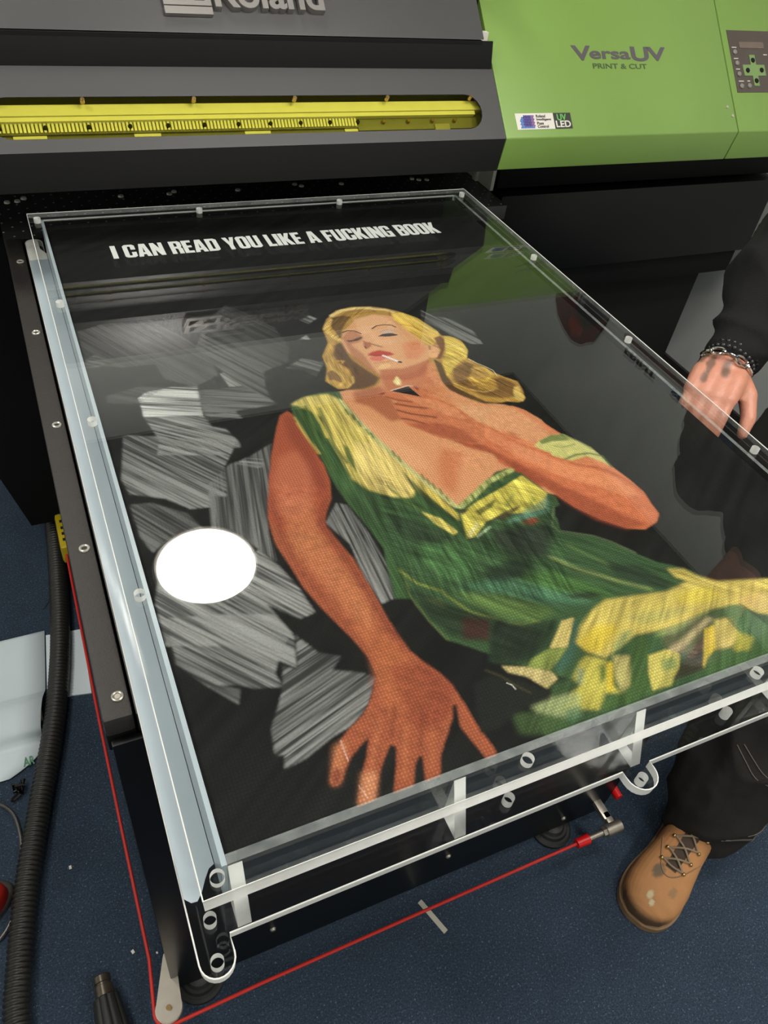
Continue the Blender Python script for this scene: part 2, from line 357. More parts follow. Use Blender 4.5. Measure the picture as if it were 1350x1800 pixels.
for a, b in ((.05, .135), (.365, .44), (.685, .765), (1.005, 1.085), (1.10, 1.175), (1.19, 1.262)):
    onslope('vent_slot', a, b, .0625, .071, -.034, -.0315, M_in)
onslope('carriage_stop', 1.318, 1.372, .052, .075, -.034, -.024, M_in2)
onslope('carriage_stop', 1.245, 1.28, .037, .045, -.034, -.028, M_in)
onslope('carriage_stop', .045, .075, .03, .038, -.034, -.028, M_in)

# upper lid
profile('lid', XG0, 1.512, [(2.4545, -.572), (2.88, -.146), (2.98, -.146), (2.98, -.572)], M_grey)
box('lid_underside', (XG0, 2.452, -.658), (1.506, 2.98, -.574), M_black, printer, .001)
LID = Matrix.Translation(W(0, 2.4545, -.572)) @ Matrix(((1, 0, 0, 0), (0, r2, -r2, 0), (0, r2, r2, 0), (0, 0, 0, 1)))
me = text_mesh('Roland', 1.0, .022, ext=.012, bevel=.006)
v = np.array([w.co[:] for w in me.vertices]); a, b = v.min(0), v.max(0); k = (.97-.642)*S/(b[0]-a[0])
me.transform(LID @ Matrix.Translation((.642*S, .062*S, .006)) @ Matrix.Diagonal((k, k*.98, .4, 1)) @ Matrix.Translation((-a[0], -a[1], 0)))
badge = link('brand_lettering', me, printer, M_silver); badge['label'] = 'raised chrome lettering'
x0, x1 = .5*S, .633*S; t0 = .045*S
for nm, sp in (('emblem', [[(x0, t0), (x1, t0), (x1, t0+.0125), (x0, t0+.0125)]]), ('emblem', [[(x0, t0+.0145), (x1, t0+.0145), (x1, t0+.075), (x0, t0+.075)], [(x0+.010, t0+.0225), (x1-.010, t0+.0225), (x1-.010, t0+.064), (x0+.010, t0+.064)]]), ('emblem', [[(x0+.03, t0+.0225), (x0+.052, t0+.0225), (x0+.038, t0+.064), (x0+.016, t0+.064)]])):
    plate(nm, sp, .008, LID @ Matrix.Translation((0, 0, .005)), printer, M_silver)
bm = bmesh.new(); bx(bm, (.62*S, .35*S, -.002), (.78*S, .39*S, .004), .003); me = finish(bm, True); me.transform(LID); link('lid_handle', me, printer, M_darkgrey)

# green covers
for nm, xa, xb in (('green_cover', 1.5515, 2.589), ('control_cover', 2.594, 3.33)):
    profile(nm, xa, xb, [(2.272, -.814), (2.289, -.922), (2.72, -.922), (2.98, -.922), (2.98, -.19), (2.896, -.19)], M_green, .0025)
box('cover_gap', (1.513, 2.50, -.66), (1.5505, 2.52, -.56), M_white, printer, 0)
box('cover_gap', (1.513, 2.60, -.9), (1.5505, 2.98, -.2), M_black, printer, 0)
box('latch', (2.02, 2.60, -.945), (2.115, 2.64, -.925), M_steel, printer, .001)
for x, z in ((2.345, -1.025), (2.70, -1.025), (2.405, -.975)):
    bm = bmesh.new(); cyl(bm, W(x, 2.632, z), W(x, 2.622, z), .0055, .0045, 14); link('body_screw', finish(bm, True), printer, M_screw if z < -1 else M_darkgrey)
for x, t in ((2.552, .0935), (2.571, .0600)):
    bm = bmesh.new(); cyl(bm, (0, 0, 0), (0, 0, .003), .0035, .003, 12); me = finish(bm, True); me.transform(slope(x) @ Matrix.Translation((0, t*S, 0))); link('cover_screw', me, printer, M_screw)
SL = slope(0, .0004)
tc_ = (2.4948-2.272)*math.sqrt(2); tb_ = (2.4587-2.272)*math.sqrt(2)
h_ = tc_-tb_
fit_text('model_lettering', 'V', 1.882*S, 1.965*S, (tb_-.001)*S, tc_*S, SL, printer, M_letter, .028)
fit_text('model_lettering', 'ersa', 1.957*S, 2.136*S, (tb_+.005)*S, (tb_+.0335)*S, SL, printer, M_letter, .024)
fit_text('model_lettering', 'U', 2.141*S, 2.221*S, (tb_-.001)*S, tc_*S, SL, printer, M_letter, .03)
fit_text('model_lettering', 'V', 2.213*S, 2.303*S, (tb_+.001)*S, tc_*S, SL, printer, M_letter, .028)
fit_text('model_lettering', 'PRINT & CUT', 1.962*S, 2.203*S, .2355*S, .2535*S, SL, printer, mat('olive_lettering', (74, 92, 62), .5), .012)
# sticker
def rect(x0, x1, y0, y1): return [(x0*S, y0*S), (x1*S, y0*S), (x1*S, y1*S), (x0*S, y1*S)]
st = plate('sticker', [rect(1.6015, 1.7535, .028, .0825)], .0006, SL, printer, M_white)
st2 = plate('sticker', [rect(1.7545, 1.826, .0285, .0825)], .0006, SL, printer, mat('dark_sticker', (60, 62, 58), .4))
ST = slope(0, .0010)
tmp_mats = [mat('violet_ink', (70, 48, 150), .5), mat('blue_ink', (70, 120, 190), .5), mat('plum_ink', (130, 84, 150), .5), mat('navy_ink', (40, 36, 110), .5)]
dots = [bmesh.new() for _ in range(4)]
for i in range(9):
    for j in range(8):
        x = 1.619+i*.0062+(j % 2)*.003; y = .0345+j*.0055
        if i+(7-j)*.3 < 1.2 and j > 5: continue
        k = 1 if (i < 2 or j < 1) else (2 if i > 6 else (0 if (i+j) % 2 else 3))
        bmesh.ops.create_circle(dots[k], cap_ends=True, segments=8, radius=.0032*S, matrix=Matrix.Translation((x*S, y*S, 0)))
for k in range(4):
    me = finish(dots[k]); me.transform(ST); link('sticker_logo', me, printer if False else st, tmp_mats[k])
for s, x1, y in (('Roland', 1.720, .0675), ('Intelligent', 1.742, .0555), ('Pass', 1.709, .0435), ('Control', 1.727, .0325)):
    fit_text('sticker_lettering', s, 1.683*S, x1*S, y*S, (y+.0095)*S, ST, st, M_black_ink, .012)
M_gl = mat('bright_green_ink', (110, 190, 96), .5)
fit_text('sticker_lettering', 'UV', 1.768*S, 1.806*S, .0565*S, .078*S, ST, st2, M_gl, .02)
fit_text('sticker_lettering', 'LED', 1.7595*S, 1.820*S, .033*S, .0555*S, ST, st2, M_white, .02)
# control panel
cp = plate('control_panel', [rect(2.6215, 3.0, .1485, .386)], .0012, slope(0, .0004), printer, M_panelgrey)
CP = slope(0, .0014)
plate('display', [rect(2.672, 2.80, .318, .342)], .001, CP, cp, mat('display_window', (118, 102, 92), .25))
plate('arrow_pad', [[(x*S, y*S) for x, y in ((2.672, .212), (2.714, .212), (2.714, .173), (2.742, .173), (2.742, .212), (2.785, .212), (2.785, .254), (2.742, .254), (2.742, .292), (2.714, .292), (2.714, .254), (2.672, .254))]], .001, CP, cp, mat('pad_green', (128, 158, 96), .5))
M_btn = mat('grey_button', (140, 134, 132), .45)
for x, y, m in ((2.643, .302, M_btn), (2.6445, .2595, M_btn), (2.645, .218, M_btn), (2.647, .172, M_btn), (2.687, .173, M_btn), (2.728, .271, M_darkgrey), (2.692, .232, M_darkgrey), (2.728, .192, M_darkgrey), (2.765, .233, M_darkgrey)):
    bm = bmesh.new(); bmesh.ops.create_uvsphere(bm, u_segments=14, v_segments=8, radius=.0058, matrix=Matrix.Diagonal((1, 1, .55, 1))); me = finish(bm, True); me.transform(CP @ Matrix.Translation((x*S, y*S, .0008)))
    link('button', me, cp, m)
for x, y, w in ((2.632, .3185, .024), (2.633, .276, .022), (2.634, .2355, .020), (2.6365, .1895, .026), (2.681, .190, .014), (2.79, .292, .02)):
    plate('button_caption', [rect(x, x+w, y, y+.0032)], .0004, CP, cp, M_white)

# ------------------------------------------------------------------ flatbed table
table = thing('flatbed_table', 'black flatbed table with riveted side rail standing under the acrylic case', 'table', W(.75, 1.5, FL))
TT = -1.142
box('tabletop', (.022, .735, -1.2), (1.45, 2.498, TT-.003), mat('scuffed_black_sheet', (30, 29, 28), .4, noise=.2, nscale=12), table)
for k, (xa, xb) in enumerate(((-.03, .0185), (1.4535, 1.5))):
    bm = bmesh.new(); bx(bm, W(xa, .735, -1.19), W(xb, 2.498, TT), .004); rl = link('side_rail', finish(bm, True), table, M_rail)
    for y in (2.34, 1.937, 1.532, 1.128, .776):
        x = .0005 if k == 0 else 1.48
        bm = bmesh.new(); P = W(x, y, TT)
        tube(bm, [P+Vector((math.cos(a), math.sin(a), 0))*.0048+Vector((0, 0, .0006)) for a in [2*math.pi*i/18 for i in range(18)]], .0017, 8, True)
        if y < .8: cyl(bm, P-Vector((0, 0, .001)), P+Vector((0, 0, .0012)), .0042, .003, 14)
        link('rivet', finish(bm, True), rl, M_screw if y > .8 else M_steel)
    box('rail_block', (xa, .74, -1.24), (xb, 2.498, -1.19), M_black, table)
box('front_panel', (-.024, .722, -2.57), (1.5, .735, -1.2), M_satin, table, .0015)
for k, x in enumerate((-.024, 1.488)):
    box('side_panel', (x, .735, -2.57), (x+.012, 2.49, -1.24), M_black, table, .0015)
box('back_panel', (-.012, 2.478, -2.57), (1.488, 2.49, -1.24), M_black, table, .0015)
box('bottom_panel', (-.012, .735, -2.57), (1.488, 2.478, -2.55), M_black, table, .001)
for x, z in ((.27, -2.40), (.84, -2.40), (1.31, -2.50)):
    bm = bmesh.new(); cyl(bm, W(x, .7225, z), W(x, .716, z), .006, .004, 12); link('panel_screw', finish(bm, True), table, M_steel)
for x, y in ((.055, .745), (1.31, .745), (.055, 2.3), (1.31, 2.3)):
    bm = bmesh.new(); prof = [(.044, FL), (.044, FL+.012), (.039, FL+.018), (.034, FL+.018), (.031, FL+.03), (.026, FL+.03), (.022, FL+.042), (.012, FL+.045), (.008, FL+.05), (.008, -2.568)]
    rings = [[bm.verts.new(W(x, y, z)+Vector((r*math.cos(2*math.pi*i/28), r*math.sin(2*math.pi*i/28), 0))) for i in range(28)] for r, z in prof]
    for A, B in zip(rings[:-1], rings[1:]):
        for i in range(28): bm.faces.new((A[i], A[(i+1) % 28], B[(i+1) % 28], B[i]))
    bm.faces.new(rings[0][::-1]); bm.faces.new(rings[-1]); link('levelling_foot', finish(bm, True), table, mat('grey_rubber_foot', (70, 70, 64), .5, noise=.15) if False else M_rubber)
# cord pulley at the front left corner, steel bracket at the front right corner
ZC = -2.475
a0, a1 = W(-.016, .78, ZC+.012), W(-.0435, .655, ZC+.012)
d = (a1-a0); d.z = 0; L = d.length; u = d.normalized(); ang = math.atan2(u.y, u.x)
out = [(0.0+.010*math.cos(t), .010*math.sin(t)) for t in np.linspace(math.pi/2, 3*math.pi/2, 8)]+[(L+.021*math.cos(t), .021*math.sin(t)) for t in np.linspace(-math.pi/2, math.pi/2, 14)]
pl = plate('pulley_bracket', [out], .003, Matrix.Translation(a0) @ Matrix.Rotation(ang, 4, 'Z'), table, M_steel)
bm = bmesh.new(); cyl(bm, a1-Vector((0, 0, .012)), a1-Vector((0, 0, .002)), .022, .022, 28); link('pulley_wheel', finish(bm, True), pl, M_steel)
bm = bmesh.new(); cyl(bm, a1-Vector((0, 0, .012)), a1+Vector((0, 0, .005)), .005, .0045, 14); link('pulley_pin', finish(bm, True), pl, M_brass)
bm = bmesh.new()
bx(bm, W(1.425, .655, ZC-.01), W(1.455, .76, ZC+.012), .002); bx(bm, W(1.37, .735, ZC-.03), W(1.45, .76, -2.56), .002)
cyl(bm, W(1.41, .624, ZC), W(1.47, .624, ZC), .0125, n=18); bx(bm, W(1.43, .624, ZC-.012), W(1.455, .68, ZC+.012), .002)
cyl(bm, W(1.33, .624, ZC), W(1.41, .624, ZC), .0062, n=12); cyl(bm, W(1.395, .624, ZC), W(1.412, .624, ZC), .0105, n=6)
link('cord_bracket', finish(bm, True), table, M_steel)

cord = thing('safety_pull_cord', 'thin red safety cord stretched low around the table', 'cord', W(-.06, .7, ZC))
bm = bmesh.new(); r0 = Vector((0, 0, -.007))
path = [W(-.07, 2.40, ZC+.03), W(-.073, 1.6, ZC+.004)]+[W(-.0715, 1.2, ZC), W(-.068, .8, ZC-.005)]
path += [a1+r0+Vector((math.cos(t), math.sin(t), 0))*.0235 for t in np.linspace(math.radians(178), math.radians(262), 8)]
path += [W(.2, .622, ZC), W(.8, .624, ZC), W(1.30, .624, ZC)]
tube(bm, path, .0031, 10); link('cord', finish(bm, True), cord, M_red)
bm = bmesh.new(); cyl(bm, W(1.29, .624, ZC), W(1.338, .624, ZC), .0092, .0105, 16); link('end_sleeve', finish(bm, True), cord, M_redcap)
bm = bmesh.new(); tube(bm, [W(1.528, .74, ZC), W(1.526, 1.2, ZC), W(1.526, 2.3, ZC)], .0031, 10); link('cord', finish(bm, True), cord, M_red)
bm = bmesh.new(); cyl(bm, W(1.528, .705, ZC), W(1.528, .745, ZC), .0085, .0095, 16); link('end_sleeve', finish(bm, True), cord, M_redcap)
bm = bmesh.new(); bx(bm, W(-.088, 2.40, ZC-.02), W(-.048, 2.61, ZC+.075), .008); ys = link('switch_housing', finish(bm, True), cord, M_yel); ys['label'] = 'yellow plastic switch housing with small black print'
for i, y in enumerate((2.44, 2.475, 2.51, 2.55)):
    box('switch_print', (-.0885, y, ZC+.015), (-.0878, y+.016, ZC+.045), M_black_ink, ys, 0)
    box('switch_print', (-.072, y, ZC+.0752), (-.062, y+.016, ZC+.0757), M_black_ink, ys, 0)

# ------------------------------------------------------------------ acrylic display case
case = thing('acrylic_display_case', 'flat clear acrylic case lying on the table with the artwork inside', 'display case', W(.75, 1.35, TT))
X0, X1, Y0, Y1 = .0440, 1.4615, .3571, 2.335
HS = .0093*S
hx = (.0675, .5255, .9825, 1.4385); hy = (.3838, .8635, 1.3442, 1.828, 2.3045)
holes = [circ(x*S, y*S, HS) for x in hx for y in (hy[0], hy[-1])]+[circ(x*S, y*S, HS) for x in (hx[0], hx[-1]) for y in hy[1:-1]]
def ident(z): return Matrix.Translation((0, 0, (z-FL)*S))
plate('cover_sheet', [[(X0*S, Y0*S), (X1*S, Y0*S), (X1*S, Y1*S), (X0*S, Y1*S)]]+holes, .0125*S, ident(-1.00625), case, M_acr, M_edge)
sheet_edges(case.children[-1] if False else [o for o in case.children if o.name.startswith('cover_sheet')][0], [(X0*S, Y0*S), (X1*S, Y0*S), (X1*S, Y1*S), (X0*S, Y1*S)], (.00625*S,), M_dim_edge, ident(-1.00625))
for v in [o for o in case.children if o.name.startswith('cover_sheet')][0].data.vertices:      # front edge tilted to catch overhead light, in place of edge glow
    if v.co.y < Y0*S+2e-3: v.co.y += .0022 if v.co.z > ident(-1.00625).translation.z else -.0022
# base plate with rounded tabs
bX0, bX1, bY0, bY1 = .0255, 1.480, .354, 2.338
def tabbed():
    p = []
    def half(cx, y, r, sgn, a0, a1, n=12):
        return [(cx+r*math.cos(t), y+r*math.sin(t)) for t in np.linspace(a0, a1, n)]
    # front edge left to right: left tab, middle tab, right tab
    tw = .0233
    p += half(bX0+tw, bY0-.024, tw, -1, math.pi, 2*math.pi)+[(bX0+2*tw, bY0)]
    p += [(.753-.028, bY0)]+half(.753, bY0-.013, .028, -1, math.pi, 2*math.pi)+[(.753+.028, bY0)]
    p += [(bX1-2*tw, bY0)]+half(bX1-tw, bY0-.024, tw, -1, math.pi, 2*math.pi)
    p += half(bX1-tw, bY1+.075, tw, 1, 0, math.pi)+[(bX1-2*tw, bY1)]
    p += [(.753+.028, bY1)]+half(.753, bY1+.02, .028, 1, 0, math.pi)+[(.753-.028, bY1)]
    p += [(bX0+2*tw, bY1)]+half(bX0+tw, bY1+.075, tw, 1, 0, math.pi)
    return [(x*S, y*S) for x, y in p]
bh = [circ(x*S, y*S, .0088*S) for x, y in ((.0527, .3815), (.0484, .328), (.753, .335), (.5255, .3838), (.9825, .3838), (1.452, .328), (.0484, 2.41), (.0484, 2.36), (1.452, 2.41))]
plate('base_plate', [tabbed()]+bh, .0185*S, ident(-1.1312), case, M_acr, M_edge)
sheet_edges([o for o in case.children if o.name.startswith('base_plate')][0], tabbed(), (.0092*S,), M_dim_edge, ident(-1.1312))
# side walls
ZT, ZBt = -1.0135, -1.1215
def wall(nm, a, b, m, medge):
    bm = bmesh.new(); bx(bm, W(a[0], a[1], ZBt), W(b[0], b[1], ZT)); me = finish(bm); o = link(nm, me, case, m, medge)
    dx, dy = abs(b[0]-a[0]), abs(b[1]-a[1]); ax = 1 if dx > dy else 0
    for p in me.polygons: p.material_index = 0 if abs(p.normal[ax]) > .7 else 1
wall('front_wall', (.084, .398), (1.414, .4115), M_acr, M_dim_edge)
wall('left_wall', (.0765, .398), (.0838, 2.322), M_film, M_film)
wall('right_wall', (1.4145, .398), (1.4245, 2.322), M_acr, M_dim_edge)
wall('back_wall', (.084, 2.312), (1.414, 2.322), M_acr, M_edge)
for x in (.084, .413, .743, 1.072, 1.396):
    tri = [(.356*S, ZBt*S), (.3975*S, ZBt*S), (.3975*S, (ZT-.004)*S)]
    Mg = Matrix(((0, 0, 1, (x+.0095)*S), (1, 0, 0, 0), (0, 1, 0, -FL*S), (0, 0, 0, 1)))
    plate('gusset', [tri], .019*S, Mg, case, M_acr, M_edge)
# film left on the base plate's left margin, its ends lifted, the far one painted whiter where it is lit
pts = []
bm = bmesh.new()
nyf = 60; rows = []
for i in range(nyf+1):
    y = .415+(2.432-.415)*i/nyf
    dz = .0008+(.004 if i < 2 else 0)+.0006*math.sin(y*9)+(.0010 if i > nyf-3 else 0)
    xa = .0262; xb = .0755
    if i == 0: y += .0
    fr = []
    for j in range(7):
        x = xa+(xb-xa)*j/6
        yy = y+(.022*((j/6)**2)-.012*math.sin(j*.9) if i == 0 else 0)
        if i == nyf: yy = y-.02*((j-3)/3)**2*(1 if j < 4 else 1.6)
        if i >= nyf-2 and j > 4: x = xa+(xb-xa)*4/6+.001*(j-4)
        fr.append(bm.verts.new(W(x, yy, -1.1216)+Vector((0, 0, dz*.6+.0006+.0004*math.sin(j*1.7+i*.4)))))
    rows.append(fr)
for A, B in zip(rows[:-1], rows[1:]):
    for j in range(6): bm.faces.new((A[j], A[j+1], B[j+1], B[j]))
me = finish(bm, True, 80); fo = link('protective_film', me, case, M_film, M_film_lit); fo['label'] = 'bluish white protective film strip'
for p in me.polygons:
    if (p.center.y/S) > 2.29: p.material_index = 1

# ------------------------------------------------------------------ the artwork panel
AX, AY, AW, AH, AZ = .086, .414, 1.326, 1.896, -1.027
art = thing('artwork_panel', 'dark painted canvas panel of a blonde woman in green, inside the clear case', 'artwork', W(.749, 1.362, -1.12))
box('panel_core', (AX, AY, -1.120), (AX+AW, AY+AH, AZ-.0012), mat('black_panel_edge', (20, 20, 19), .6), art, .0005)
# painting tools: polygons and strokes laid down in order on a grid
def inpoly(px,py,poly):
    c=np.zeros(px.shape,bool); n=len(poly); j=n-1
    for i in range(n):
        xi,yi=poly[i]; xj,yj=poly[j]
        if yi!=yj:
            c^=((yi>py)!=(yj>py))&(px<(xj-xi)*(py-yi)/(yj-yi)+xi)
        j=i
    return c
def distpl(px,py,pl):
    d=np.full(px.shape,1e9)
    for (x0,y0),(x1,y1) in zip(pl[:-1],pl[1:]):
        dx,dy=x1-x0,y1-y0; L=dx*dx+dy*dy+1e-9
        t=np.clip(((px-x0)*dx+(py-y0)*dy)/L,0,1)
        d=np.minimum(d,np.hypot(px-x0-t*dx,py-y0-t*dy))
    return d
def rbox(a,r,ax):
    n=2*r+1; p=[(0,0),(0,0)]; p[ax]=(r+1,r)
    c=np.cumsum(np.pad(a,p,mode='edge'),axis=ax)
    sl=[slice(None)]*2; s2=[slice(None)]*2; sl[ax]=slice(n,None); s2[ax]=slice(0,-n)
    return (c[tuple(sl)]-c[tuple(s2)])/n
def blur(a,r):
    r=int(round(r))
    if r<1: return a
    for _ in range(2): a=rbox(rbox(a,r,0),r,1)
    return a
def fnoise(px,py,ang,cross,along,seed):
    rng=np.random.RandomState(seed); c,s=np.cos(ang),np.sin(ang)
    u=(px*c+py*s)/along; v=(-px*s+py*c)/cross
    tab=rng.rand(256,256)
    ui=np.floor(u).astype(int); vi=np.floor(v).astype(int); fu=u-ui; fv=v-vi
    g=lambda a,b: tab[a&255,b&255]
    return (g(ui,vi)*(1-fu)+g(ui+1,vi)*fu)*(1-fv)+(g(ui,vi+1)*(1-fu)+g(ui+1,vi+1)*fu)*fv
def paint(items,gloss,W,Hh,nx,ny,tex=(),base=(.0085,.0085,.008)):
    # W,Hh in 0.1mm ; rows = y
    xs=np.linspace(0,W,nx); ys=np.linspace(0,Hh,ny); px,py=np.meshgrid(xs,ys); st=W/(nx-1)
    img=np.empty((ny,nx,3),np.float32); img[:]=base
    lin=lambda c: np.where(np.array(c)/255.<=.04045,np.array(c)/255./12.92,((np.array(c)/255.+.055)/1.055)**2.4)
    str_=np.zeros((ny,nx),np.float32); glo=np.zeros((ny,nx),np.float32)
    def win(pt,pad):
        a=np.array(pt); i0=max(int((a[:,0].min()-pad)/st),0); i1=min(int((a[:,0].max()+pad)/st)+2,nx); j0=max(int((a[:,1].min()-pad)/st),0); j1=min(int((a[:,1].max()+pad)/st)+2,ny)
        return (slice(j0,j1),slice(i0,i1)) if i1>i0+1 and j1>j0+1 else None
    base_st=fnoise(px,py,.6,60,900,3)
    img*=(1+.9*(blur(base_st,2)-.5))[...,None]*(.7+.6*fnoise(px,py,0,700,900,5))[...,None]
    for k,(amp,glare_gray,ang,pt) in enumerate(gloss):
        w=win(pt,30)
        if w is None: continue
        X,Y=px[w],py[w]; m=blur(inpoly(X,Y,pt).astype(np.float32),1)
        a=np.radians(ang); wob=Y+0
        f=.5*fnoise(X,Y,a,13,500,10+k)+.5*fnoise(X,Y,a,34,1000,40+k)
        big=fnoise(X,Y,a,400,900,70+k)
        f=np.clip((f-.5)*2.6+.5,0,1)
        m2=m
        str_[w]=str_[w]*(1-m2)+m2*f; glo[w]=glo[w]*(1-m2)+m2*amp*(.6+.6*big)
        g=lin((glare_gray,glare_gray,glare_gray*.985))*1.7  # grey streaks put lamp glare on the varnish ridges into the colour
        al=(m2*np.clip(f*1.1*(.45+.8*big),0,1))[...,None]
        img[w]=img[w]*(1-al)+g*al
    for (kind,wd,bl,al,col,pt) in items:
        pad=bl*35+wd+20; w=win(pt,pad)
        if w is None: continue
        X,Y=px[w],py[w]
        if kind=='P': m=inpoly(X,Y,pt).astype(np.float32)
        else: m=np.clip((wd/2-distpl(X,Y,pt))/st+.5,0,1).astype(np.float32)
        m=blur(m,bl*10/st/2)*al
        img[w]=img[w]*(1-m[...,None])+lin(col)*m[...,None]
        if kind=='P' and al==1: 
            mm=m; str_[w]*=1-mm; glo[w]*=1-mm
    for k,(cr,lo,amp,ang,pt) in enumerate(tex):
        w=win(pt,60)
        if w is None: continue
        X,Y=px[w],py[w]; m=blur(inpoly(X,Y,pt).astype(np.float32),4); a=np.radians(ang)
        wx=60*fnoise(X,Y,0,300,300,130+k); wy=60*fnoise(X,Y,0,300,300,160+k)
        f=.6*fnoise(X+wx,Y+wy,a,cr,lo,100+k)+.4*fnoise(X+wx,Y+wy,a,cr*2.6,lo*1.7,115+k)
        img[w]*=(1+amp*2*(f-.5)*m)[...,None]
    return img,str_,glo

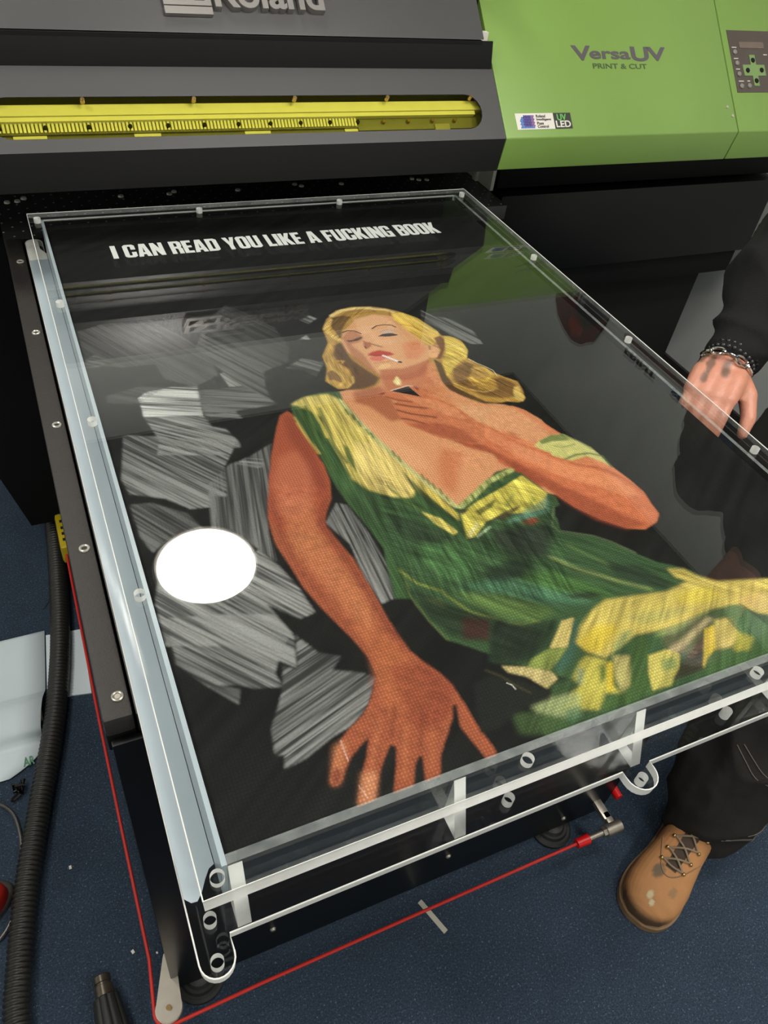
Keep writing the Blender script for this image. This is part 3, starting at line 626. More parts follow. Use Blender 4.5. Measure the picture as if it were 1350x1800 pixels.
ITEMS = [
(0,0,18,100,0,[1689,4208,1514,3706,1428,3387,1398,3068,1448,2701,1481,2393,1562,2082,1651,1813,1725,1590,1786,1345,1775,1134,1674,991,1566,857,1470,780,1314,700,1213,630,1123,533,1030,390,975,288,983,249,1017,237,1074,264,1157,368,1234,441,1363,522,1456,568,1358,395,1245,237,1139,60,1106,-43,1214,-84,1299,59,1397,205,1509,339,1607,433,1646,393,1576,238,1473,54,1381,-124,1530,-181,1667,67,1731,181,1799,246,1826,223,1758,33,1689,-123,1822,-125,1920,60,1975,168,2097,307,2254,469,2312,590,2363,601,2284,375,2312,229,2348,57,2372,-132,2466,-13,2473,90,2457,203,2434,405,2434,605,2420,787,2369,956,2279,1111,2201,1297,2161,1573,2156,1883,2152,2210,2135,2596,2062,2940,2018,3184,2083,3357,2245,3576,2342,3873,2384,4203,2259,4596]),
(0,0,18,100,1,[2044,5022,2173,5266,2296,5335,2356,5217,2342,4823,2374,4437,2349,4048,2285,3725,2175,3496,2049,3283,2007,3083,1563,3221,1442,3469,1599,3929,1801,4490]),
(0,0,84,55,2,[1693,3742,2032,3685,1957,3309,1913,2946,2001,2484,2047,2098,2041,1749,1905,1627,1796,1900,1720,2278,1627,2643,1556,3018]),
(0,0,54,55,3,[1566,3870,1472,3207,1514,2566,1661,1979,1785,1472,1798,1187,1662,1054,1720,946,1867,1162,1809,1529,1673,2010,1551,2592,1527,3108,1638,3758]),
(0,0,42,50,4,[2230,3580,2039,3241,2074,2895,2130,2367,2141,1784,2201,1297,2086,1532,2060,2130,2005,2717,1929,3232,2131,3610]),
(0,0,72,50,5,[1748,1780,2040,1681,2106,1330,2193,1048,2186,810,2044,629,1733,741,1730,1030,1821,1428]),
(0,0,60,55,6,[1937,1199,2279,1111,2420,787,2280,545,2040,409,1887,519,1888,799]),
(0,0,48,70,7,[1123,584,1255,614,1192,456,1037,241,981,262]),
(0,0,48,75,8,[1254,258,1395,255,1268,-12,1106,-43]),
(1,44,24,50,9,[1799,774,1649,497]),
(1,44,24,50,9,[2045,686,1847,319]),
(1,37,30,50,10,[1613,701,1372,314]),
(1,36,30,50,11,[1810,547,1593,107]),
(1,37,30,50,12,[2041,463,1853,85]),
(1,28,18,70,13,[2395,532,2429,106]),
(0,0,12,80,3,[1014,347,1079,397,1103,339,1056,258,997,256]),
(0,0,96,60,14,[1886,4466,2146,4538,2213,4193,2087,3718,1783,3364,1567,3492,1679,4039]),
(0,0,72,60,15,[2231,5291,2330,5143,2340,4409,2299,3856,2165,3500,2150,3765,2186,4380,2130,4843]),
(1,8,6,100,16,[1202,620,1195,417]),
(1,6,6,100,16,[1194,171,1219,54]),
(0,0,12,100,17,[3480,7175,3645,7437,3885,7649,4161,7704,4474,7658,4720,7537,4884,7400,5058,7126,5181,6836,5250,6564,5368,6537,5476,6385,5454,6112,5330,5902,5439,5699,5550,5442,5652,5303,5785,5158,5749,4947,5653,4731,5535,4683,5365,4754,5049,4749,4899,4850,4758,5095,4613,5346,4073,5483,3479,5467,3311,5599,3135,5634,3031,5854,3163,6145,3214,6470,3428,6800]),
(0,0,12,100,18,[3875,5858,3769,5614,3561,5509,3273,5583,2980,5555,2855,5387,2912,4984,3031,4401,3177,3928,3366,3463,3465,3197,3591,3006,3885,3110,4245,3325,4696,3404,4779,2923,5021,2810,5487,3261,5636,4003,5621,4252,5518,4481,5295,4694,4929,4842,4758,5095,4668,5386,4687,5769,4701,5937,4254,5876]),
(0,0,12,100,19,[5385,4640,5501,4517,5600,4218,5725,3877,5837,3717,5953,3475,5991,3178,6081,2798,6116,2523,5891,2628,5457,3292,5067,3807,4978,3957,4869,4549]),
(0,0,54,60,20,[4561,4959,4950,4714,5370,4602,5516,4281,5580,3922,5230,3821,4917,4238,4644,4585]),
(0,0,36,70,21,[5025,4142,5109,4085,5064,3933,4977,4022]),
(0,0,9,100,22,[5206,3764,5336,3841,5541,3899,5745,3876,5866,3693,5965,3518,5994,3317,5993,3082,5939,3206,5792,3374,5539,3352,5353,3499]),
(0,0,18,80,23,[5336,3841,5566,3899,5745,3876,5773,3735,5489,3781,5333,3760]),
(1,37,18,80,24,[5477,3401,5670,3441,5869,3416,6014,3311,6003,3095]),
(1,25,18,60,25,[5476,3688,5579,3626,5778,3635]),
(1,32,12,60,26,[5715,3868,5866,3693,5967,3485]),
(0,0,12,100,27,[4989,3975,5067,3807,5285,3533,5475,3318,5750,3188,5919,3079,6001,2938,6084,2721,6112,2517,6074,2352,6046,2146,5920,2038,5687,1974,5467,2065,5256,2284,5057,2570,4923,2927,4825,3224,4667,3434,4558,3590,4713,4114]),
(0,0,12,100,27,[4484,4959,4631,4668,4712,4449,4945,4097,5115,3771,5354,3567,4977,2986,4839,3018,4702,3359,4571,3789,4305,3999,4133,4275,4190,4639]),
(0,0,48,65,28,[4957,3921,5155,3659,5457,3292,5716,3138,5953,2874,6068,2501,5823,2537,5563,2837,5255,3079,5007,3422,4811,3676]),
(0,0,54,70,29,[4750,3574,4945,3323,5123,2967,5336,2683,5551,2332,5781,2019,5457,2052,5186,2305,5016,2636,4867,3062,4651,3408]),
(1,27,12,60,30,[5285,3533,5544,3287,5856,3078,6016,2875,6090,2568]),
(0,0,54,75,31,[4190,4639,4399,4295,4581,3921,4790,3506,4910,3130,4833,3008,4697,3352,4560,3770,4300,3991,4088,4311]),
(0,0,42,50,32,[4461,4914,4626,4595,4820,4227,5030,3795,5212,3607,5093,3419,4815,3765,4575,4200,4367,4542]),
(0,0,84,70,33,[3976,4091,4187,3898,3936,3540,3726,3197,3619,3388,3749,3763]),
(0,0,84,60,34,[3145,5113,3403,4569,3649,4050,3608,3719,3332,3883,3171,4451,3028,5048]),
(0,0,60,75,35,[3311,5521,3748,5566,3769,5248,3738,4761,3552,4763,3405,5143,3246,5284]),
(0,0,54,70,36,[3854,5809,4043,5491,4516,5424,4565,5251,4294,5112,3986,5295,3752,5356]),
(0,0,48,70,37,[4275,5486,4638,5669,4577,5142,4649,4763,4461,4914]),
(0,0,12,100,38,[3578,6664,3773,7046,4073,7310,4444,7414,4692,7306,4807,7069,4849,6687,4861,6374,4963,6381,5067,6326,4964,6108,4837,6033,4771,6066,4600,5876,4422,5722,4200,5613,4012,5715,3854,5809,3768,5996,3693,6297,3604,6492]),
(0,0,36,80,39,[4155,5734,4415,5780,4698,5967,4703,5765,4637,5393,4312,5422,3916,5576,3879,5791]),
(0,0,30,70,40,[3679,6869,3826,7021,3970,6988,3996,6796,3902,6696,3680,6657]),
(0,0,36,65,41,[3665,6661,3633,6289,3719,6013,3801,5855,3839,5791,3829,5959,3829,6357,3772,6547,3733,6705]),
(0,0,42,70,42,[4065,7351,4415,7407,4611,7264,4611,7100,4307,7071,4091,6898,4027,6913,4017,7104]),
(0,0,54,60,43,[4527,6519,4797,6518,4834,6296,4593,6056,4404,6102]),
(0,0,36,40,44,[4196,7064,4107,6770,4151,6547,4342,6502,4485,6621,4243,6677]),
(1,25,7,100,45,[3743,7009,3835,7044,3944,7010,4011,6917]),
(1,23,6,100,46,[4239,7016,4346,7078,4491,7078,4584,7041,4627,6973]),
(0,0,9,100,47,[3714,6785,3814,6777,3997,6842,3988,6798,3887,6745,3745,6732]),
(0,0,7,100,48,[4238,6787,4347,6833,4487,6824,4579,6749,4448,6738,4347,6752]),
(1,20,12,80,49,[4320,6893,4466,6939,4588,6848]),
(0,0,9,60,50,[4326,6907,4505,6946,4581,6834,4458,6840,4350,6839]),
(0,0,24,80,51,[3972,6740,3997,6674,4060,6659,4029,6546,3916,6483,3923,6600]),
(1,18,7,100,52,[3927,6570,3928,6510]),
(1,21,9,100,53,[4042,6618,4104,6558,4179,6489]),
(0,0,9,100,54,[3876,6346,3987,6407,4110,6413,4165,6379,4247,6330,4283,6254,4157,6243,3977,6263]),
(0,0,12,100,55,[3879,6272,3994,6265,4106,6247,4136,6196,4008,6140,3903,6172,3872,6216]),
(1,10,6,100,56,[3882,6321,4040,6292,4164,6259]),
(0,0,12,100,57,[3877,5974,3975,6063,4088,6050,4117,6000,4016,5926,3914,5924]),
(1,30,18,50,58,[3894,6111,4028,6107,4147,6107]),
(1,56,9,50,59,[4099,6248,4277,6052]),
(1,43,5,100,60,[4102,6268,4264,6061]),
(1,41,5,100,61,[4265,6055,4287,6044]),
(0,0,12,100,62,[4839,6234,4928,6304,5023,6312,5007,6164,4898,6027,4796,6037,4787,6127]),
(1,22,12,100,63,[4877,6255,4923,6366,4988,6351,5034,6279]),
(1,13,12,70,64,[4877,6165,4939,6180]),
(0,0,36,75,65,[3904,5940,4235,5886,4543,5953,4735,6022,4716,5911,4459,5635,4200,5591,3960,5651,3807,5717]),
(0,0,42,80,66,[4668,5922,4789,5951,4680,5525,4664,5257,4552,5340,4536,5616]),
(0,0,30,95,67,[3605,6469,3612,6237,3708,5988,3818,5741,3670,5591,3456,5541,3254,5593,3428,5786,3469,6047,3380,6236,3370,6467,3494,6701,3635,6758]),
(0,0,24,80,68,[3733,7457,3920,7482,4057,7419,3943,7313,3769,7097,3641,6817,3644,7000,3631,7191]),
(0,0,18,80,69,[3130,6049,3247,6102,3272,5878,3239,5754,3166,5852,3094,5870]),
(1,69,18,90,70,[3594,7231,3529,7058,3569,6895,3626,6821]),
(1,44,15,90,71,[3710,7397,3573,7267,3506,7156]),
(1,43,15,90,72,[3231,6273,3247,6102,3306,5924,3278,5770,3168,5693]),
(1,33,12,80,73,[3443,5863,3408,5737,3273,5640]),
(1,35,15,80,74,[3469,6767,3315,6538,3245,6439]),
(1,30,12,90,75,[3325,6306,3476,6270,3425,6225]),
(1,64,18,90,76,[3756,7517,3981,7635,4223,7650,4463,7606]),
(1,47,18,80,77,[4454,7584,4679,7502,4781,7395]),
(1,26,12,80,78,[3920,7482,4131,7469,4340,7490,4488,7492]),
(1,18,9,100,79,[4468,7530,4498,7473]),
(1,23,12,90,80,[4726,7440,4680,7316]),
(0,0,18,95,81,[4733,7371,4918,7365,5086,7160,5172,6910,5237,6700,5184,6522,4942,6331,4865,6471,4789,6770,4731,7041,4684,7182]),
(1,25,12,70,82,[4731,7041,4905,6937,5022,6717,5043,6461]),
(1,25,12,80,83,[4803,6799,4886,6591,4969,6386]),
(1,29,12,80,84,[4861,7243,5026,7074,5129,6822]),
(1,23,12,60,85,[4851,6981,4983,6790,5035,6556]),
(0,0,24,90,86,[5085,6545,5213,6578,5239,6447,5082,6176,4926,5976,4846,5995,5034,6188,5053,6335]),
(0,0,15,95,87,[5273,6561,5419,6461,5477,6273,5439,6067,5310,5889,5128,5810,4888,5590,4817,5548,4894,5867,5101,6148]),
(1,46,18,70,88,[5201,6294,5363,6256,5378,6040]),
(1,37,18,80,89,[4938,5856,5144,5888,5286,5915]),
(1,30,18,50,90,[5215,6121,5266,6024,5256,5861]),
(0,0,24,90,91,[4816,6008,4883,5870,4805,5571,4793,5267,4918,5049,5062,4828,5298,4730,5015,4786,4820,5000,4674,5223,4670,5450]),
(0,0,30,85,92,[4975,5686,5259,5819,5355,5714,5136,5449,5121,5108,5381,5041,5491,5321,5625,5287,5722,5107,5608,4833,5354,4825,5092,4967,4882,5207,4842,5407]),
(1,57,18,90,93,[5275,5613,5473,5604,5486,5401,5320,5286,5167,5325,5139,5410]),
(1,34,15,90,94,[4828,5334,4971,5146,5158,5042,5316,5058]),
(1,35,18,70,95,[5095,5420,5090,5229,5261,5224]),
(1,25,12,80,96,[5605,5253,5742,5141,5728,4990]),
(0,0,12,95,97,[5660,5046,5747,5043,5679,4889,5686,4775,5595,4688,5526,4780,5570,4917]),
(1,11,6,90,98,[5344,5881,5420,5739,5506,5616,5568,5500,5554,5364]),
(0,0,9,100,99,[2368,5378,2461,5522,2668,5597,2887,5619,3136,5572,3103,5354,3158,4838,3208,4467,3271,4034,3397,3602,3540,3284,3587,3036,3672,3011,3933,3167,4187,3299,4428,3444,4627,3459,4668,3301,4758,2920,4728,2460,4220,1324,2329,1951,2515,2658,2465,3062,2400,3461,2372,3801,2387,4214,2386,4470,2342,4823,2330,5143]),
(0,0,12,100,100,[2981,4001,2974,3595,3405,2635,4572,3457,4745,3321,4869,2912,4931,2812,4897,2664,4823,2647,4592,2339,4612,2278,4987,2069,5150,1910,5318,1679,5494,1465,5621,1390,5789,1250,5927,970,6272,924,6625,843,6983,726,7317,549,6700,-14,6090,17,4384,-113,3537,-52,2989,-16,2997,143,3264,262,3660,372,3628,435,3309,637,3068,893,2888,1049,2727,1200,2608,1296,2560,1537,2510,1786,2512,2027,2571,2290,2545,2628,2500,2883,2494,3243,2498,3580]),
(0,0,30,90,101,[2387,5457,2606,5570,2947,5568,3103,5354,3143,4802,3254,4339,3346,3866,3448,3552,3517,3190,3571,2911,3555,2788,3445,3047,3288,3427,3190,3322,2978,3385,2734,3592,2619,3830,2622,4075,2628,4402,2622,4707,2688,5087,2580,5280]),
(0,0,42,70,102,[2920,4509,3178,4398,3272,3924,3368,3541,3147,3334,2877,3482,2722,3731,2730,4044]),
(1,54,18,90,103,[2444,5400,2484,4941,2464,4485,2437,4093]),
(1,43,18,80,104,[2561,5369,2533,5008,2582,4603]),
(1,28,18,80,105,[2343,5180,2362,4741,2405,4391]),
(1,44,18,75,106,[2735,5281,2689,4885,2632,4475,2669,4133]),
(1,36,18,80,107,[2627,5268,2634,4940,2608,4672]),
(0,0,18,90,108,[2764,4495,2797,4391,2769,4141,2711,3908,2697,4053,2697,4234]),
(1,28,24,50,109,[2850,4841,2965,4496,3092,4085]),
(1,26,24,40,110,[2912,4247,2995,3860,2957,3662]),
(1,30,18,85,111,[2973,3589,3078,3289,3206,3055,3318,2798]),
(0,0,24,85,112,[3272,3815,3353,3408,3459,3075,3534,2795,3443,2854,3332,3114,3260,3469]),
(0,0,18,95,113,[3185,3061,3360,2880,3449,2634,3380,2594,3257,2817]),
(0,0,15,90,114,[3544,3049,3592,2905,3555,2788,3459,3075,3375,3401,3433,3418]),
(1,68,12,95,115,[3055,5366,3126,4887,3208,4467,3316,4021,3441,3589,3575,3206,3629,3024]),
(1,33,9,85,116,[3057,5170,3053,5055]),
(1,33,9,85,116,[3107,5032,3102,4918]),
(1,33,9,85,116,[3124,4883,3120,4772]),
(1,32,9,85,116,[3162,4692,3157,4583]),
(1,32,9,85,116,[3190,4605,3185,4497]),
(1,31,9,85,116,[3314,4185,3308,4082]),
(1,30,9,85,116,[3337,4067,3331,3965]),
(1,29,9,85,116,[3477,3663,3470,3566]),
(1,29,9,85,116,[3505,3567,3499,3471]),
(1,29,9,85,116,[3534,3471,3527,3376]),
(1,29,9,85,116,[3576,3355,3569,3262]),
(1,28,9,85,116,[3592,3214,3585,3123]),
(1,13,9,80,117,[2980,5174,3052,4706,3194,4317,3331,3834,3476,3405,3580,3071]),
(1,17,9,80,118,[2328,5063,2359,4665,2383,4397]),
(0,0,24,95,119,[3628,2896,3891,3007,4405,3171,4723,3285,4858,2895,4673,2654,4377,2667,4150,2737,3853,2678,3612,2500,3500,2499]),
(1,78,15,95,120,[3680,2994,3964,3142,4236,3303,4643,3415]),
(1,37,9,85,121,[3796,3082,3789,2992]),
(1,37,9,85,121,[3918,3144,3909,3052]),
(1,38,9,85,121,[4097,3251,4087,3157]),
(1,39,9,85,121,[4224,3315,4213,3220]),
(1,39,9,85,121,[4444,3375,4431,3279]),
(1,40,9,85,121,[4545,3388,4532,3291]),
(0,0,24,85,122,[3818,2876,4182,2997,4055,2880,3833,2796]),
(0,0,24,85,123,[3878,2671,4169,2769,4431,2805,4251,2706,4094,2641]),
(1,52,30,60,124,[4428,3003,4188,2801]),
(1,59,30,70,125,[4648,2858,4377,2667]),
(0,0,36,70,126,[4658,2776,4861,2874,4704,2606,4464,2565,4057,2578,4213,2642]),
(0,0,30,85,127,[4265,2533,4439,2573,4508,2514,4371,2463]),
(0,0,12,95,128,[3533,2560,3764,2724,3754,2654,3536,2488]),
(1,28,12,80,129,[3636,2492,3858,2585]),
(0,0,18,90,130,[3613,2977,3762,2931,3635,2857]),
(0,0,72,75,131,[2779,3156,3021,2971,3263,2680,3381,2537,3147,2506,2851,2668,2680,2932]),
(0,0,84,90,132,[3790,2515,4187,2501,4607,2409,4513,2218,4251,1949,3888,2099,3784,2305]),
(0,0,72,85,133,[3510,2020,3919,2056,4073,1939,3797,1764,3432,1787,3372,1967]),
(0,0,96,70,134,[2961,2565,3279,2499,3546,2380,3252,1941,2984,2029,2871,2324]),
(0,0,84,60,135,[3039,1885,3463,1841,3919,1692,4258,1358,4416,1181,3964,1332,3490,1612]),
(0,0,96,70,136,[3751,1779,4191,1767,4562,1385,4729,1140,4488,1282,4064,1485]),
(0,0,84,65,137,[3011,1832,3490,1612,3915,1257,3645,1170,3328,1335,3081,1626]),
(1,40,36,75,138,[4299,1934,4522,1660,4779,1444,5132,1166]),
(1,41,36,40,139,[4607,2045,4840,1692,5059,1419]),
(0,0,60,85,140,[4889,1677,5239,1496,5435,1164,5324,1103,5026,1298,4866,1482]),
(0,0,30,80,141,[4121,1404,4432,1364,4590,1264,4369,1275,4186,1335]),
(1,29,18,85,142,[2549,2298,2648,2075,2857,1882,2951,1669,3026,1525,3170,1418,3300,1287,3479,1197,3660,1194]),
(0,0,30,80,143,[2645,1861,2783,1785,2817,1654,2723,1715]),
(0,0,48,80,144,[2557,2043,2774,1818,3004,1532,3242,1364,3442,1181,3717,1117,3583,990,3063,1140,2685,1353,2558,1682]),
(0,0,48,80,145,[2913,1504,3185,1354,3042,1147,2772,1240]),
(1,18,12,70,146,[4797,2655,4599,2374,4618,2287,4994,2078,5157,1918,5325,1687]),
(1,14,12,60,147,[2568,2228,2507,1937,2551,1568,2628,1289]),
(0,0,36,90,148,[3170,1391,3423,1220,3707,1181,3873,1154,3544,847,3279,780,3132,779,2899,912]),
(0,0,48,60,149,[3198,1353,3521,1131,3654,1057,3462,875,3252,815,2911,934]),
(0,0,18,95,150,[4054,1108,3862,902,3766,798,3572,851,3781,1014,3900,1116]),
(0,0,24,90,151,[3312,794,3544,847,3766,798,3597,696,3446,618,3219,723]),
(0,0,24,90,152,[2993,827,3226,733,3439,607,3452,513,3287,446,3167,639,3015,743]),
(0,0,36,90,153,[4030,1072,4079,1027,3926,881,3871,762,3705,632,3513,569,3480,632,3716,761,3899,918]),
(0,0,30,95,154,[4530,1202,4886,1146,5296,1074,5638,1122,5537,1220,5526,1356,5721,1293,5800,1167,5976,1011,6620,841,7271,656,6883,296,6213,427,6094,498,5959,651,5645,709,5055,639,4543,698,4066,560,3971,646,3880,813,4047,981,4309,1125]),
(0,0,54,85,155,[3916,828,4176,937,4427,909,4403,803,4070,639,3924,689]),
(0,0,54,70,156,[5370,1018,5811,1000,5914,838,5661,796,5315,881]),
(0,0,54,60,157,[6037,734,6469,687,6235,450,6042,607]),
(0,0,54,55,158,[4568,950,5137,879,5480,795,5132,731,4762,767]),
(0,0,30,80,159,[4191,624,4430,765,4595,766,4444,676,4255,602]),
(0,0,42,80,160,[4841,654,5313,670,5666,733,5490,670,4999,571,4743,602]),
(0,0,30,85,161,[4750,404,5196,533,5516,631,5541,593,5039,416,4819,353]),
(0,0,30,95,162,[4366,537,4509,654,4674,654,4523,428,4349,173,4295,40,3688,37,3717,147,3988,174,4206,326]),
(0,0,30,90,163,[3894,646,4050,538,3931,269,3973,154,3813,211,3643,77,3507,125,3352,181,3250,170,3496,323,3630,375,3578,444,3787,603]),
(0,0,30,85,164,[3942,496,4035,517,3960,361,3830,304]),
(0,0,30,80,165,[4055,510,4118,488,3907,202,3847,223]),
(0,0,30,80,166,[4165,552,4333,494,4113,205,3973,154,4031,336]),
(0,0,36,70,167,[3723,547,3784,525,3650,368,3590,389]),
(0,0,24,95,168,[4523,428,4768,426,4862,338,4740,192,4523,60,4291,66,4392,261]),
(0,0,36,80,169,[4617,341,4801,332,4718,199,4538,210]),
(0,0,36,40,170,[4580,195,4706,151,4523,60,4331,52]),
(0,0,18,97,171,[5273,421,5209,414,4852,260,4576,93,4874,92,4994,103]),
(0,0,24,95,172,[5350,510,5503,516,5310,267,5128,191,4966,87,5177,312]),
(0,0,30,85,173,[5544,562,5793,538,5738,349,5506,227,5271,224]),
(0,0,30,85,174,[5807,686,5993,655,6101,314,5866,75,5647,95,5692,364,5723,561]),
(0,0,30,85,175,[5128,191,5354,252,5492,148,5858,221,6151,208,5896,-47,4924,22]),
(1,20,12,90,176,[6005,651,6072,475,6101,314]),
(0,0,42,70,177,[5692,364,5812,237,5645,124,5447,164]),
(1,25,24,50,178,[5715,686,5722,268]),
(0,0,48,80,179,[3032,343,3275,353,3457,337,3575,295,3442,101,3225,132,3041,245]),
(0,0,48,80,180,[3353,473,3606,485,3630,375,3457,337,3275,353]),
(0,0,54,70,181,[2807,353,3079,232,3314,54,3053,11,2776,112]),
(0,0,42,70,182,[3333,188,3495,178,3454,50,3276,67]),
(0,0,36,95,183,[2814,763,3063,625,3294,419,3242,340,3032,343,2852,313,2655,246,2429,238,2613,734]),
(1,8,9,60,184,[2811,840,2931,721,3000,597,3106,461]),
(1,8,4,100,185,[2941,638,2978,600,2988,547]),
(0,0,12,100,186,[3643,5415,3760,5424,3847,5401,4050,5271,4198,5167,4221,5318,4192,5432,4259,5361,4369,5175,4462,4996,4539,4950,4458,4794,3754,4981,3762,5103,3835,5160,3698,5285]),
(0,0,12,100,187,[3655,5407,3785,5418,3944,5274,4199,5155,4161,5435,4234,5348,4345,5162,4463,4997,4581,4835,4666,4512,4760,4320,4564,3971,4382,4042,4142,4207,4017,4282,3888,4457,3748,4616,3703,4751,3725,4976,3773,5113,3837,5161,3723,5279]),
(0,0,24,60,188,[3941,5266,4214,5129,4387,5017,4561,4797,4591,4532,4382,4673,4210,4890,4036,5109]),
(1,31,12,90,189,[3773,5113,3956,5000,4161,4903]),
(1,31,12,85,189,[3737,4973,3885,4849,4191,4682]),
(1,30,12,85,190,[3720,4788,3848,4712,3982,4594]),
(1,24,9,80,191,[3707,5305,3846,5181,4026,5090]),
(1,35,15,80,192,[3800,5020,4083,4859]),
(1,34,15,80,193,[3754,4862,4041,4660]),
(0,0,48,70,194,[3757,4634,4035,4316,4344,4072,4526,4002,4396,4378,4160,4566,3966,4618]),
(0,0,7,100,195,[3840,5403,4132,5447,4198,5167,4050,5271]),
(1,17,6,100,196,[3845,5415,4125,5467,4194,5436]),
(0,0,9,90,197,[3652,5399,3753,5407,3722,5356,3661,5346]),
(0,0,9,90,198,[4192,5432,4237,5420,4262,5334,4212,5334]),
(0,0,12,95,199,[4079,5730,4083,5593,4039,5497,3980,5512,3966,5610]),
(0,0,12,100,200,[4053,5655,4039,5551,3991,5536])]
GLOSS_GLARE = [  # glossy brush patches, each with a grey that paints in lamp glare
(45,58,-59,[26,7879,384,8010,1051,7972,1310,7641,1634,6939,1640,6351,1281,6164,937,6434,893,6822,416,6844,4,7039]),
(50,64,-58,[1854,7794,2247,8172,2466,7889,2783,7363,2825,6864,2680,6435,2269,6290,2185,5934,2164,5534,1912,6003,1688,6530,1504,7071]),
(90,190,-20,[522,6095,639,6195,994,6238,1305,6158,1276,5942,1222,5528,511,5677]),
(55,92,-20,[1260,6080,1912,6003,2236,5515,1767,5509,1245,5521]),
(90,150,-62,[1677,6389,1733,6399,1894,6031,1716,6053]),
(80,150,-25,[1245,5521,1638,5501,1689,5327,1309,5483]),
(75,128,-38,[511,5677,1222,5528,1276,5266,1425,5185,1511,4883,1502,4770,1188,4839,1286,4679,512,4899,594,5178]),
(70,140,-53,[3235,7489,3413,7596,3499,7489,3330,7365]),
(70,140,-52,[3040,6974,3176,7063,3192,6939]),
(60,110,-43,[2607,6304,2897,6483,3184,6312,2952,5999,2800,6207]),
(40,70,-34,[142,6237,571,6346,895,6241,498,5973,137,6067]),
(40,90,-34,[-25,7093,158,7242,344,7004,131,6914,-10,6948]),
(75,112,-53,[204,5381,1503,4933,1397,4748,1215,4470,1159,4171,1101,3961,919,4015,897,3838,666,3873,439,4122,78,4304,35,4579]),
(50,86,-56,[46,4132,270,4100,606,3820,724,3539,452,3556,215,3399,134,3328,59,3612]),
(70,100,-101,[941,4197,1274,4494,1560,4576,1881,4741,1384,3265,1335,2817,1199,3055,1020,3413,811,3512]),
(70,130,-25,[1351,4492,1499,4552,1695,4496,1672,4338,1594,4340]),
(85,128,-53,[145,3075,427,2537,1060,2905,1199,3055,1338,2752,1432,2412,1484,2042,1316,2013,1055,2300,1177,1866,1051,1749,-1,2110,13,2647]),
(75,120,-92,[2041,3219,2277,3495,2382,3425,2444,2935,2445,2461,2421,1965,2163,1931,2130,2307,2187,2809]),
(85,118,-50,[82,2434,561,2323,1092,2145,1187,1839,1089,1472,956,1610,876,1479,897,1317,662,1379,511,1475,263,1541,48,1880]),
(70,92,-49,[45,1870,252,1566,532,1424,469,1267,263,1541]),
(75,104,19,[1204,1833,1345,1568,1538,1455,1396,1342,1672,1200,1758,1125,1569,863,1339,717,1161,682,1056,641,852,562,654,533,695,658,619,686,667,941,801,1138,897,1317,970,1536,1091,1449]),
(60,110,-63,[5264,7372,5399,7152,5624,7008,5811,6596,5782,6202,5594,6246,5389,6557,5303,6802,5140,7115])]
